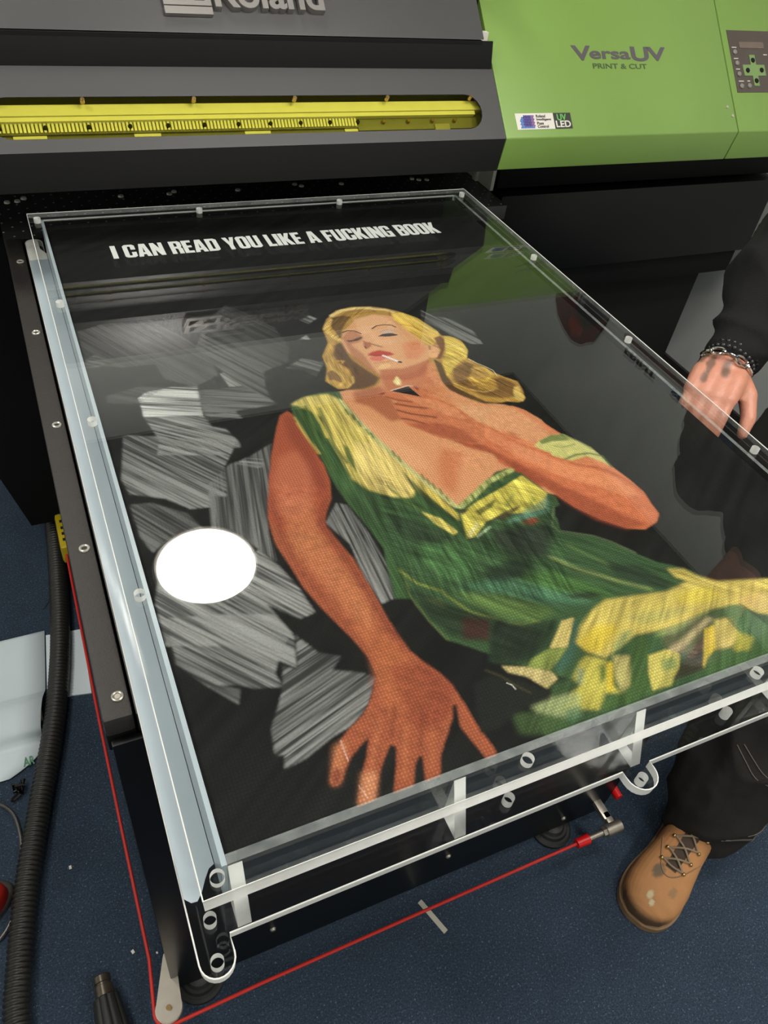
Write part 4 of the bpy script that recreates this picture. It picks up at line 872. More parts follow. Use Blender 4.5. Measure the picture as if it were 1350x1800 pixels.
CR_ = [(158, 86, 58), (158, 80, 55), (196, 126, 84), (120, 58, 44), (118, 56, 42), (180, 106, 66), (128, 58, 42), (198, 128, 88), (206, 142, 104), (120, 58, 40), (196, 120, 80), (196, 120, 76), (190, 112, 72), (176, 92, 60), (190, 112, 82), (128, 60, 46), (225, 190, 180), (176, 138, 68), (208, 146, 104), (206, 128, 88), (215, 165, 122), (170, 96, 66), (196, 192, 120), (90, 112, 62), (80, 100, 60), (88, 110, 78), (70, 92, 60), (196, 112, 76), (222, 146, 104), (140, 66, 46), (168, 88, 60), (140, 68, 48), (216, 142, 102), (188, 108, 72), (222, 166, 124), (150, 78, 54), (168, 92, 62), (202, 130, 88), (214, 160, 116), (188, 112, 76), (158, 88, 62), (150, 84, 58), (226, 178, 136), (206, 118, 82), (228, 180, 136), (78, 48, 38), (70, 44, 36), (52, 32, 28), (48, 32, 30), (150, 110, 100), (190, 175, 165), (150, 74, 50), (74, 38, 30), (92, 50, 38), (176, 58, 48), (206, 110, 96), (110, 40, 36), (228, 184, 130), (176, 104, 76), (170, 120, 110), (232, 222, 214), (60, 44, 40), (222, 168, 122), (120, 56, 42), (140, 70, 50), (168, 92, 64), (206, 138, 96), (84, 54, 34), (70, 48, 34), (96, 64, 40), (214, 180, 98), (222, 190, 120), (206, 170, 92), (212, 176, 96), (196, 156, 80), (186, 140, 70), (232, 206, 140), (236, 214, 160), (150, 106, 52), (100, 66, 40), (140, 80, 50), (222, 188, 92), (176, 116, 54), (150, 100, 50), (236, 206, 120), (190, 140, 66), (110, 64, 42), (212, 184, 84), (238, 214, 130), (226, 196, 110), (150, 110, 50), (72, 50, 38), (112, 80, 48), (206, 170, 80), (198, 160, 84), (190, 150, 70), (150, 110, 76), (214, 184, 104), (226, 214, 180), (58, 84, 50), (56, 80, 50), (205, 185, 100), (214, 190, 120), (66, 90, 46), (74, 100, 50), (180, 160, 80), (62, 84, 50), (196, 180, 90), (84, 104, 56), (150, 150, 80), (150, 140, 110), (80, 100, 50), (48, 70, 44), (206, 190, 100), (212, 188, 90), (186, 186, 128), (74, 98, 50), (226, 206, 140), (214, 170, 90), (198, 184, 84), (170, 176, 110), (92, 112, 50), (76, 80, 40), (64, 60, 40), (110, 124, 60), (140, 146, 70), (92, 130, 110), (126, 52, 36), (206, 196, 130), (170, 190, 150), (40, 48, 36), (40, 52, 38), (40, 46, 38), (34, 44, 34), (74, 110, 66), (78, 120, 92), (76, 112, 56), (96, 120, 62), (130, 140, 84), (110, 132, 76), (40, 52, 40), (38, 48, 34), (120, 130, 60), (128, 140, 84), (36, 46, 34), (64, 34, 32), (110, 124, 90), (120, 130, 70), (44, 60, 40), (26, 28, 26), (192, 172, 104), (130, 140, 70), (196, 178, 120), (54, 84, 70), (196, 176, 92), (204, 178, 60), (206, 186, 72), (206, 172, 110), (150, 150, 90), (126, 140, 92), (120, 136, 80), (192, 176, 130), (66, 92, 48), (188, 176, 80), (70, 96, 44), (206, 176, 50), (190, 176, 110), (110, 136, 120), (190, 176, 92), (112, 132, 80), (110, 118, 60), (52, 50, 36), (196, 170, 60), (196, 176, 100), (84, 112, 76), (70, 98, 56), (40, 56, 36), (180, 168, 70), (60, 90, 60), (150, 160, 110), (58, 82, 48), (70, 92, 52), (80, 110, 80), (30, 32, 28), (120, 110, 70), (235, 235, 225), (196, 122, 84), (192, 116, 80), (216, 146, 104), (100, 48, 36), (96, 46, 36), (90, 42, 34), (200, 124, 88), (196, 118, 82), (150, 76, 54), (28, 30, 32), (226, 196, 176), (120, 48, 40), (130, 60, 46), (232, 216, 150), (250, 240, 190)]
items = [(('P', 'S')[k], w, b/10., a/100., CR_[c], [(p[i], p[i+1]) for i in range(0, len(p), 2)]) for k, w, b, a, c, p in ITEMS]
gloss = [(a/100., g, an, [(p[i], p[i+1]) for i in range(0, len(p), 2)]) for a, g, an, p in GLOSS_GLARE]
NX, NY = 900, 1286
TEXTURE = [
(22,260,75,-94,[2368,5378,2461,5522,2668,5597,2887,5619,3136,5572,3103,5354,3158,4838,3208,4467,3271,4034,3397,3602,3540,3284,3587,3036,3672,3011,3933,3167,4428,3444,4668,3301,4728,2460,4220,1324,2329,1951,2465,3062,2387,4214,2342,4823]),
(26,240,60,-45,[2981,4001,3405,2635,4572,3457,4869,2912,4897,2664,4592,2339,5150,1910,5621,1390,7317,549,7155,401,5372,1087,4189,1257,3656,1022,3068,893,2608,1296,2512,2027,2545,2628]),
(26,260,50,-140,[3170,1391,4024,1103,4530,1202,5296,1074,6620,841,5825,33,3947,-80,2754,76,3032,343,3035,736]),
(14,130,70,38,[3504,7219,3756,7517,4236,7682,4508,7624,4314,7429,3987,7336,3757,7068,3630,6789,3496,6972]),
(14,150,60,-95,[3200,6450,3479,6794,3635,6758,3612,6237,3648,6003,3384,5638,3149,5646,3036,5884]),
(14,180,60,-76,[4740,7387,4918,7365,5096,7141,5237,6700,5156,6466,4955,6358,4789,6770,4688,7148]),
(14,150,80,-61,[5273,6561,5477,6273,5439,6067,5420,5739,5591,5494,5763,5174,5686,4775,5595,4688,5298,4730,4918,5049,4708,5289,4894,5867]),
(26,40,26,-39,[1634,4035,2311,3835,2156,1883,2420,787,2093,309,1307,-3,977,264,1775,1134,1398,3068]),
(26,40,22,-59,[5105,6496,5385,4640,5758,3740,6116,2523,5920,2045,5265,2179,4671,3441,3914,3584,3960,4793])]
tex = [(c, l, a/100., g, [(p[i], p[i+1]) for i in range(0, len(p), 2)]) for c, l, a, g, p in TEXTURE]      # brushwork: grain across, along, strength, direction, area
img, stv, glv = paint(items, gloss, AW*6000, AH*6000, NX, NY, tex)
me = bpy.data.meshes.new('print')
xs = np.linspace(AX*S, (AX+AW)*S, NX); ys = np.linspace(AY*S, (AY+AH)*S, NY); gx, gy = np.meshgrid(xs, ys)
zz = np.full(gx.shape, (AZ-FL)*S)
co = np.stack([gx, gy, zz], -1).astype(np.float32).reshape(-1)
idx = np.arange(NX*NY).reshape(NY, NX); fa = np.stack([idx[:-1, :-1], idx[:-1, 1:], idx[1:, 1:], idx[1:, :-1]], -1).reshape(-1, 4)
me.vertices.add(NX*NY); me.vertices.foreach_set('co', co)
me.loops.add(fa.size); me.loops.foreach_set('vertex_index', fa.reshape(-1).astype(np.int32))
me.polygons.add(len(fa)); me.polygons.foreach_set('loop_start', np.arange(0, fa.size, 4, dtype=np.int32)); me.update(calc_edges=True)
at = me.attributes.new('pigment_with_glare', 'FLOAT_COLOR', 'POINT')
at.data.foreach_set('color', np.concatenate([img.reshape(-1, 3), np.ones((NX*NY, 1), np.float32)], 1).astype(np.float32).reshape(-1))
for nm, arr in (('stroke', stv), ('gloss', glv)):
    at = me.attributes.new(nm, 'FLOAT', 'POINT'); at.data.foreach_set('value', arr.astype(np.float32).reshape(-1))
M_art = bpy.data.materials.new('painted_canvas'); M_art.use_nodes = True
def artmat():
    nt = M_art.node_tree; b = nt.nodes['Principled BSDF']
    A = lambda n: (lambda x: (setattr(x, 'attribute_name', n), x)[1])(nt.nodes.new('ShaderNodeAttribute'))
    c, s, g = A('pigment_with_glare'), A('stroke'), A('gloss')
    tc = nt.nodes.new('ShaderNodeTexCoord')
    def wave(dirv, sc):
        w = nt.nodes.new('ShaderNodeTexWave'); w.wave_type = 'BANDS'; w.bands_direction = dirv; w.inputs['Scale'].default_value = sc; w.inputs['Distortion'].default_value = 1.5; w.inputs['Detail Scale'].default_value = 3
        nt.links.new(tc.outputs['Object'], w.inputs['Vector']); return w
    wx, wy = wave('X', 95), wave('Y', 95)
    ad = nt.nodes.new('ShaderNodeMath'); ad.operation = 'MULTIPLY'; nt.links.new(wx.outputs['Fac'], ad.inputs[0]); nt.links.new(wy.outputs['Fac'], ad.inputs[1])
    mr = nt.nodes.new('ShaderNodeMapRange'); mr.inputs['To Min'].default_value = .80; mr.inputs['To Max'].default_value = 1.38; wv = nt.nodes.new('ShaderNodeMath'); wv.operation = 'SUBTRACT'; wv.use_clamp = True; nt.links.new(ad.outputs[0], wv.inputs[0]); nt.links.new(g.outputs['Fac'], wv.inputs[1]); nt.links.new(wv.outputs[0], mr.inputs['Value'])
    mu = nt.nodes.new('ShaderNodeMix'); mu.data_type = 'RGBA'; mu.blend_type = 'MULTIPLY'; mu.inputs[0].default_value = 1
    n = nt.nodes.new('ShaderNodeTexNoise'); n.inputs['Scale'].default_value = 420; n.inputs['Detail'].default_value = 2; nt.links.new(tc.outputs['Object'], n.inputs['Vector'])
    m2 = nt.nodes.new('ShaderNodeMapRange'); m2.inputs['To Min'].default_value = .72; m2.inputs['To Max'].default_value = 1.28; nt.links.new(n.outputs['Fac'], m2.inputs['Value'])
    mm = nt.nodes.new('ShaderNodeMath'); mm.operation = 'MULTIPLY'; nt.links.new(mr.outputs['Result'], mm.inputs[0]); nt.links.new(m2.outputs['Result'], mm.inputs[1])
    nt.links.new(c.outputs['Color'], mu.inputs[6]); nt.links.new(mm.outputs[0], mu.inputs[7]); nt.links.new(mu.outputs[2], b.inputs['Base Color'])
    rr = nt.nodes.new('ShaderNodeMapRange'); rr.inputs['To Min'].default_value = .62; rr.inputs['To Max'].default_value = .36; nt.links.new(g.outputs['Fac'], rr.inputs['Value']); nt.links.new(rr.outputs['Result'], b.inputs['Roughness'])
    hh = nt.nodes.new('ShaderNodeMath'); hh.operation = 'MULTIPLY'; nt.links.new(s.outputs['Fac'], hh.inputs[0]); nt.links.new(g.outputs['Fac'], hh.inputs[1])
    h2 = nt.nodes.new('ShaderNodeMath'); h2.operation = 'MULTIPLY_ADD'; nt.links.new(wv.outputs[0], h2.inputs[0]); h2.inputs[1].default_value = .12; nt.links.new(hh.outputs[0], h2.inputs[2])
    bp = nt.nodes.new('ShaderNodeBump'); bp.inputs['Strength'].default_value = .5; bp.inputs['Distance'].default_value = .0012; nt.links.new(h2.outputs[0], bp.inputs['Height']); nt.links.new(bp.outputs['Normal'], b.inputs['Normal'])
    sr = nt.nodes.new('ShaderNodeMapRange'); sr.inputs['To Min'].default_value = .14; sr.inputs['To Max'].default_value = .75; nt.links.new(g.outputs['Fac'], sr.inputs['Value']); nt.links.new(sr.outputs['Result'], b.inputs['Specular IOR Level'])
artmat()
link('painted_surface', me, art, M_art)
# block capitals
G_ = {'I': ([(0, 0), (.21, 0), (.21, 1), (0, 1)],),
 'C': ([(.1, 0), (.4, 0), (.5, .1), (.5, .4), (.31, .4), (.31, .17), (.28, .14), (.22, .14), (.19, .17), (.19, .83), (.22, .86), (.28, .86), (.31, .83), (.31, .6), (.5, .6), (.5, .9), (.4, 1), (.1, 1), (0, .9), (0, .1)],),
 'A': ([(0, 0), (.19, 0), (.215, .17), (.335, .17), (.36, 0), (.55, 0), (.4, 1), (.15, 1)], [(.235, .32), (.315, .32), (.275, .75)]),
 'N': ([(0, 0), (.17, 0), (.17, .45), (.34, 0), (.52, 0), (.52, 1), (.35, 1), (.35, .55), (.18, 1), (0, 1)],),
 'R': ([(0, 0), (.19, 0), (.19, .42), (.25, .42), (.31, .36), (.31, 0), (.5, 0), (.5, .38), (.44, .5), (.5, .58), (.5, .9), (.4, 1), (0, 1)], [(.19, .56), (.28, .56), (.31, .6), (.31, .82), (.28, .86), (.19, .86)]),
 'E': ([(0, 0), (.4, 0), (.4, .16), (.19, .16), (.19, .43), (.37, .43), (.37, .58), (.19, .58), (.19, .84), (.4, .84), (.4, 1), (0, 1)],),
 'D': ([(0, 0), (.38, 0), (.5, .1), (.5, .9), (.38, 1), (0, 1)], [(.19, .15), (.28, .15), (.31, .18), (.31, .82), (.28, .85), (.19, .85)]),
 'Y': ([(.17, 0), (.36, 0), (.36, .38), (.53, 1), (.34, 1), (.265, .62), (.19, 1), (0, 1), (.17, .38)],),
 'O': ([(.1, 0), (.4, 0), (.5, .1), (.5, .9), (.4, 1), (.1, 1), (0, .9), (0, .1)], [(.22, .14), (.28, .14), (.31, .17), (.31, .83), (.28, .86), (.22, .86), (.19, .83), (.19, .17)]),
 'U': ([(.1, 0), (.4, 0), (.5, .1), (.5, 1), (.31, 1), (.31, .17), (.28, .14), (.22, .14), (.19, .17), (.19, 1), (0, 1), (0, .1)],),
 'L': ([(0, 0), (.38, 0), (.38, .16), (.19, .16), (.19, 1), (0, 1)],),
 'K': ([(0, 0), (.19, 0), (.19, .38), (.33, 0), (.54, 0), (.36, .53), (.53, 1), (.33, 1), (.19, .62), (.19, 1), (0, 1)],),
 'F': ([(0, 0), (.19, 0), (.19, .42), (.36, .42), (.36, .57), (.19, .57), (.19, .84), (.4, .84), (.4, 1), (0, 1)],),
 'G': ([(.1, 0), (.5, 0), (.5, .52), (.26, .52), (.26, .38), (.31, .38), (.31, .17), (.28, .14), (.22, .14), (.19, .17), (.19, .83), (.22, .86), (.28, .86), (.31, .83), (.31, .66), (.5, .66), (.5, .9), (.4, 1), (.1, 1), (0, .9), (0, .1)],),
 'B': ([(0, 0), (.4, 0), (.5, .1), (.5, .42), (.44, .51), (.5, .6), (.5, .9), (.4, 1), (0, 1)], [(.19, .14), (.28, .14), (.31, .18), (.31, .4), (.28, .43), (.19, .43)], [(.19, .58), (.28, .58), (.31, .62), (.31, .83), (.28, .86), (.19, .86)])}
def block_text(s, x0, x1, y0, y1):
    x = 0; lay = []
    for ch in s:
        if ch == ' ': x += .24; continue
        w = max(p[0] for p in G_[ch][0]); lay.append((ch, x)); x += w+.045
    x -= .045; kx = (x1-x0)/x; ky = y1-y0
    return [[(x0+(xx+px)*kx, y0+py*ky) for px, py in loop] for ch, xx in lay for loop in G_[ch]]
plate('lettering', [[(x*S, y*S) for x, y in sp] for sp in block_text('I CAN READ YOU LIKE A FUCKING BOOK', .2345, 1.2480, 2.0785, 2.1545)], .0004, ident(AZ+.0005), art, mat('white_ink', (248, 248, 245), .5))

# ------------------------------------------------------------------ floor things on the left
hose = thing('vacuum_hose', 'thick black corrugated hose running along the floor left of the table', 'hose', W(-.2, 1.8, FL))
pth = smoothpath([W(-.08, 3.3, FL+.05), W(-.108, 2.66, FL+.046), W(-.152, 2.14, FL+.045), W(-.217, 1.76, FL+.045), W(-.313, 1.40, FL+.045), W(-.373, 1.17, FL+.045), W(-.418, .93, FL+.045), W(-.434, .79, FL+.045), W(-.425, .5, FL+.045)], 48)
dist = [0]
for p, q in zip(pth[:-1], pth[1:]): dist.append(dist[-1]+(q-p).length)
n = int(dist[-1]/.0018); PP = []
for i in range(n):
    dd = dist[-1]*i/(n-1); k = min(np.searchsorted(dist, dd, 'right')-1, len(pth)-2); t = (dd-dist[k])/max(dist[k+1]-dist[k], 1e-9); PP.append(pth[k].lerp(pth[k+1], t))
bm = bmesh.new(); tube(bm, PP, [.0205+.0020*math.sin(2*math.pi*i*.0018/.0092) for i in range(n)], 20); link('hose_tube', finish(bm, True, 80), hose, M_hose)

bm = bmesh.new()
def sheet(bm, pts, z0, z1):
    A = [bm.verts.new(W(x, y, z0)) for x, y in pts]; B = [bm.verts.new(W(x, y, z1)) for x, y in pts]; n = len(pts)
    bm.faces.new(A[::-1]); bm.faces.new(B)
    for i in range(n): bm.faces.new((A[i], A[(i+1) % n], B[(i+1) % n], B[i]))
# unrolled paper: a long curl along X swept from a side profile
prof = [(2.182, .010), (2.10, .012), (1.98, .012), (1.90, .016), (1.875, .030), (1.83, .056), (1.775, .062), (1.72, .050), (1.70, .022), (1.685, .010), (1.66, .014), (1.60, .010), (1.575, .008)]
bm = bmesh.new(); sp_ = smoothpath([W(0, y, FL+z) for y, z in prof], 5); N = len(sp_)
rows = []
for i, p in enumerate(sp_):
    f = i/(N-1); y = p.y/S
    xe = -.212-.03*max(0, (2.18-y))/.3 if y > 1.9 else -.24-.05*(1.9-y)/.3
    if y < 1.66: xe -= .10*((1.66-y)/.085)**2
    rows.append([bm.verts.new(Vector((x*S, p.y, p.z))) for x in np.linspace(-.95, xe, 9)])
for A, B in zip(rows[:-1], rows[1:]):
    for j in range(8): bm.faces.new((A[j], A[j+1], B[j+1], B[j]))
paper = thing('paper_roll', 'bluish white roll of paper partly unrolled on the carpet left of the hose', 'paper roll', W(-.5, 1.85, FL))
ps = link('paper_sheet', finish(bm, True, 80), paper, M_paper)
so = ps.modifiers.new('thick', 'SOLIDIFY'); so.thickness = .0008; so.offset = -1
bm = bmesh.new(); cyl(bm, W(-.95, 1.785, FL+.032), W(-.262, 1.785, FL+.032), .0165, n=28); link('cardboard_core', finish(bm, True), paper, M_card)
fit_text('sheet_print', 'AR', -.345*S, -.308*S, 1.601*S, 1.636*S, Matrix.Translation((0, 0, .0088)), paper, M_greenink, .02)
sc = bmesh.new(); sheet(sc, [(-.21, 2.16), (-.078, 2.148), (-.085, 1.832), (-.24, 1.86)], FL+.0005, FL+.006); tag(link('paper_offcut_sheet', finish(sc), None, M_paper), 'white rectangular sheet lying half under the right side of the hose', 'paper')

bm = bmesh.new(); tube(bm, smoothpath([W(-.62, 1.52, FL+.006), W(-.47, 1.51, FL+.007), W(-.40, 1.455, FL+.008), W(-.38, 1.36, FL+.008), W(-.386, 1.27, FL+.008), W(-.40, 1.17, FL+.008), W(-.43, 1.10, FL+.008), W(-.48, 1.05, FL+.008), W(-.6, 1.0, FL+.007)], 10), .0038, 10)
tag(link('cable', finish(bm, True), None, mat('dull_black_cable', (62, 60, 58), .3)), 'thin black cable looping round the red shoe on the carpet', 'cable')
# red shoe toe at the frame edge
shoe = thing('red_shoe', 'red shoe with a dark grey rim inside the cable loop at the left edge', 'shoe', W(-.56, 1.15, FL))
def lump(cx, cy, lx, ly, z0, z1, ang, pw=2.4, n=30, lay=8, top=.72):
    bm = bmesh.new(); rings = []
    for k in range(lay+1):
        f = k/lay; s = (1-(f**pw))**(1/pw)*.28+.72 if f < 1 else top
        s = 1-.30*f**3
        rings.append([bm.verts.new(W(cx+(lx*s*math.cos(t)*math.cos(ang)-ly*s*math.sin(t)*math.sin(ang)), cy+(lx*s*math.cos(t)*math.sin(ang)+ly*s*math.sin(t)*math.cos(ang)), z0+(z1-z0)*math.sin(f*math.pi/2))) for t in [2*math.pi*i/n for i in range(n)]])
    for A, B in zip(rings[:-1], rings[1:]):
        for i in range(n): bm.faces.new((A[i], A[(i+1) % n], B[(i+1) % n], B[i]))
    bm.faces.new(rings[0][::-1]); bm.faces.new(rings[-1]); return finish(bm, True, 60)
link('sole', lump(-.556, 1.155, .150, .075, FL+.001, FL+.03, .35), shoe, mat('dark_grey_rim', (66, 62, 58), .6))
link('upper', lump(-.560, 1.145, .140, .066, FL+.02, FL+.085, .35), shoe, mat('red_leather', (150, 28, 22), .45, noise=.12))

# grooved tool at the bottom edge
tool = thing('hand_tool', 'black ribbed tool handle with a dull metal collar at the bottom left edge', 'tool', W(-.2, .75, FL))
pA, pB = W(-.204, .835, FL+.065), W(-.19, .55, FL+.045)
ax = (pB-pA).normalized()
def lathe(name, segs, m, flute=0):
    bm = bmesh.new(); q = ax.to_track_quat('Z', 'Y').to_matrix(); rings = []
    for s, r in segs:
        rings.append([bm.verts.new(pA+ax*s+q @ Vector((math.cos(t)*(r*(1-flute*(.5+.5*math.cos(9*t))**6)), math.sin(t)*(r*(1-flute*(.5+.5*math.cos(9*t))**6)), 0))) for t in [2*math.pi*i/72 for i in range(72)]])
    for A, B in zip(rings[:-1], rings[1:]):
        for i in range(72): bm.faces.new((A[i], A[(i+1) % 72], B[(i+1) % 72], B[i]))
    bm.faces.new(rings[0][::-1]); bm.faces.new(rings[-1]); return link(name, finish(bm, True, 40), tool, m)
M_collar = mat('worn_metal_collar', (96, 88, 76), .3, metal=.7, noise=.3, nscale=90)
lathe('collar', [(0, .012), (.002, .014), (.012, .0145), (.013, .0125), (.016, .0125), (.017, .015), (.036, .0165), (.037, .0165)], M_collar)
lathe('handle', [(.034, .019), (.036, .0215), (.042, .022), (.044, .0225), (.09, .027), (.16, .029), (.17, .027)], M_rubber, .10)

bm = bmesh.new()
for i in range(5):
    c = W(-.366+.01*math.cos(i*1.9), 1.523+.016*math.sin(i*2.3), FL+.008+.004*i)
    tube(bm, [c+Vector((random.uniform(-.012, .012), random.uniform(-.012, .012), random.uniform(-.003, .006))) for _ in range(5)], [.0012, .004, .005, .003, .001], 7)
tag(link('plastic_scrap', finish(bm, True), None, mat('glossy_black_scrap', (12, 12, 13), .15)), 'small crumpled shiny black plastic scrap beside the hose', 'scrap')
def bar(name, p, q, wdt, z, m, label, cat, group=None):
    p, q = W(*p, z), W(*q, z); d = (q-p).normalized(); nrm = Vector((-d.y, d.x, 0))*wdt/2
    bm = bmesh.new(); A = [bm.verts.new(v) for v in (p-nrm, q-nrm, q+nrm, p+nrm)]; f = bm.faces.new(A); r = bmesh.ops.extrude_face_region(bm, geom=[f])
    for v in [g for g in r['geom'] if isinstance(g, bmesh.types.BMVert)]: v.co.z += .0012
    return tag(link(name, finish(bm), None, m), label, cat, group)
bar('paper_strip', (.764, .695), (.803, .580), .010, FL+.0004, mat('cream_strip', (190, 186, 172), .6), 'short off-white paper strip on the carpet beneath the red cord', 'paper')
bar('floor_crumb', (-.1145, .890), (-.111, .880), .005, FL+.0004, M_white, 'larger of two white crumbs on the carpet left of the table corner', 'crumb', 'white crumbs on the carpet')
bar('floor_crumb', (-.048, .859), (-.0465, .853), .0028, FL+.0004, M_white, 'smaller of two white crumbs, close to the table corner', 'crumb', 'white crumbs on the carpet')
bar('floor_crumb', (-.248, 1.209), (-.2475, 1.198), .0045, FL+.0004, M_white, 'white crumb on the carpet right of the hose', 'crumb', 'white crumbs on the carpet')
bar('twig', (-.205, 2.30), (-.165, 2.36), .003, FL+.0006, M_rubber, 'thin black offcut lying on the carpet above the white sheet', 'scrap')

# ------------------------------------------------------------------ right wall things, seen mirrored in the case
def wallM(x=XR-.002): return Matrix(((0, 0, -1, x*S), (-1, 0, 0, 0), (0, 1, 0, -FL*S), (0, 0, 0, 1)))
sg = thing('wall_sign', 'black hand-lettered words on the white right wall above the red rail', 'sign', W(XR-.002, 3.0, .67))
fit_text('lettering', 'PRINT', -3.47*S, -3.13*S, .652*S, .70*S, wallM(), sg, M_black_ink, .045, .001)
fit_text('lettering', 'SHOP', -2.96*S, -2.64*S, .645*S, .695*S, wallM(), sg, M_black_ink, .045, .001)
rb = box('wall_rail', (XR-.03, 1.8, .560), (XR-.001, 3.5, .585), mat('dark_red_rail', (120, 50, 44), .4), None, .002)
tag(rb, 'dark red rail running along the right wall under the lettering', 'rail')
dk = thing('wall_hung_board', 'red and black rounded board hanging on the right wall beyond the lettering', 'board', W(XR-.03, 4.0, .7))
dout = [(-4.33, .30), (-4.33, .60), (-4.30, .72), (-4.22, .82), (-4.12, .87), (-4.05, .89), (-4.0, .905), (-3.95, .90), (-3.88, .88), (-3.84, .84), (-3.78, .80), (-3.74, .70), (-3.71, .60), (-3.70, .45), (-3.70, .30)]
plate('deck', [[(x*S, y*S) for x, y in dout]], .014, wallM(XR-.02), dk, mat('dark_red_lacquer', (104, 26, 26), .25, noise=.3, nscale=5), M_black)
plate('painted_band', [[(x*S, y*S) for x, y in ((-4.05, .32), (-4.05, .66), (-3.9, .74), (-3.74, .62), (-3.72, .32))]], .001, wallM(XR-.033), dk, mat('black_lacquer', (18, 20, 22), .2))
plate('painted_band', [[(x*S, y*S) for x, y in ((-3.86, .32), (-3.86, .46), (-3.72, .56), (-3.71, .32))]], .001, wallM(XR-.035), dk, mat('purple_lacquer', (66, 40, 110), .25))
plate('painted_band', [[(x*S, y*S) for x, y in ((-4.06, .72), (-4.08, .80), (-4.0, .85), (-3.9, .82), (-3.9, .76))]], .001, wallM(XR-.035), dk, mat('orange_red_lacquer', (170, 46, 26), .25))
fit_text('board_lettering', 'SINS', -4.22*S, -3.96*S, .50*S, .60*S, wallM(XR-.038), dk, mat('pale_ink', (170, 170, 175), .5), .02, .001)

# ------------------------------------------------------------------ the person at the right, leaning a hand on the case edge
from mathutils import noise as mnoise
person = thing('person', 'person in black hoodie and tan boots leaning a hand on the clear case', 'person', W(1.95, .9, FL))
def rounded(bm, pts, rr, n=14, flat=1.0, fdir=None):
    """limb: swept tube with ball ends; optional flattening along fdir about its axis"""
    tube(bm, pts, rr, n)
    for p, r in ((pts[0], rr[0]), (pts[-1], rr[-1])):
        bmesh.ops.create_uvsphere(bm, u_segments=n, v_segments=max(6, n//2), radius=r, matrix=Matrix.Translation(Vector(p)))
def ellip(bm, c, r, n=20, rot=None):
    M = Matrix.Translation(Vector(c)) @ (rot.to_4x4() if rot is not None else Matrix.Identity(4)) @ Matrix.Diagonal((*r, 1))
    bmesh.ops.create_uvsphere(bm, u_segments=n, v_segments=n//2, radius=1.0, matrix=M)
def remeshed(bm, voxel, smooth=3, fold=0., fsc=9., stretch=(1, 1, 1)):
    me = bpy.data.meshes.new('r'); bm.to_mesh(me); bm.free(); o = bpy.data.objects.new('r', me); COL.objects.link(o)
    md = o.modifiers.new('r', 'REMESH'); md.mode = 'VOXEL'; md.voxel_size = voxel; md.use_smooth_shade = True
    sm = o.modifiers.new('s', 'SMOOTH'); sm.iterations = smooth; sm.factor = .6
    dg = bpy.context.evaluated_depsgraph_get(); dg.update(); out = bpy.data.meshes.new_from_object(o.evaluated_get(dg)); bpy.data.objects.remove(o)
    if fold:
        nrm = [v.normal.copy() for v in out.vertices]
        for v, nn in zip(out.vertices, nrm):
            q = Vector((v.co.x*fsc*stretch[0], v.co.y*fsc*stretch[1], v.co.z*fsc*stretch[2]))
            q += mnoise.noise_vector(q*.6)*.5
            k = 1-abs(mnoise.noise(q))*2.2
            v.co += nn*fold*k
    for p in out.polygons: p.use_smooth = True
    return out
J = {k: W(*v) for k, v in dict(head=(2.14, 1.12, .20), neck=(2.24, 1.12, -.06), chest=(2.34, 1.10, -.38), belly=(2.38, 1.06, -.78), pelvis=(2.36, 1.03, -1.10),
     shR=(2.22, 1.42, -.26), elR=(2.0, 1.38, -.78), wrR=(1.655, 1.185, -1.012), shL=(2.38, .78, -.20), elL=(2.52, .72, -.72), wrL=(2.42, .70, -1.12),
     hipL=(2.34, .88, -1.18), knL=(1.90, .68, -1.78), anL=(1.765, .535, -2.45), hipR=(2.37, 1.17, -1.18), knR=(2.12, 1.22, -1.82), anR=(2.06, 1.25, -2.45)).items()}
bm = bmesh.new()
ellip(bm, J['head']+Vector((-.005, 0, .01)), (.092, .076, .112)); ellip(bm, J['head']+Vector((-.045, 0, -.055)), (.05, .048, .05))
ellip(bm, J['head']+Vector((-.098, 0, -.018)), (.022, .015, .026)); ellip(bm, J['head']+Vector((-.088, 0, -.062)), (.016, .026, .009))
for s in (-1, 1):
    ellip(bm, J['head']+Vector((.0, .078*s, -.015)), (.02, .012, .03)); ellip(bm, J['head']+Vector((-.078, .031*s, .012)), (.016, .016, .011))
rounded(bm, [J['head']+Vector((.02, 0, -.06)), J['neck'], J['chest']], [.055, .058, .075])
ellip(bm, J['chest'], (.115, .175, .2)); ellip(bm, J['belly'], (.11, .155, .17)); ellip(bm, J['pelvis'], (.115, .17, .12))
for s in ('R', 'L'):
    rounded(bm, [J['sh'+s], J['el'+s]], [.055, .042]); rounded(bm, [J['el'+s], J['wr'+s]], [.043, .030])
    rounded(bm, [J['hip'+s], J['kn'+s]], [.085, .058]); rounded(bm, [J['kn'+s], J['kn'+s].lerp(J['an'+s], .35), J['an'+s]], [.056, .055, .038])
    foot = J['an'+s]+Vector((-.12, -.04, -.06)) if s == 'L' else J['an'+s]+Vector((-.13, 0, -.06))
    rounded(bm, [J['an'+s]+Vector((0, 0, -.03)), foot], [.036, .034])
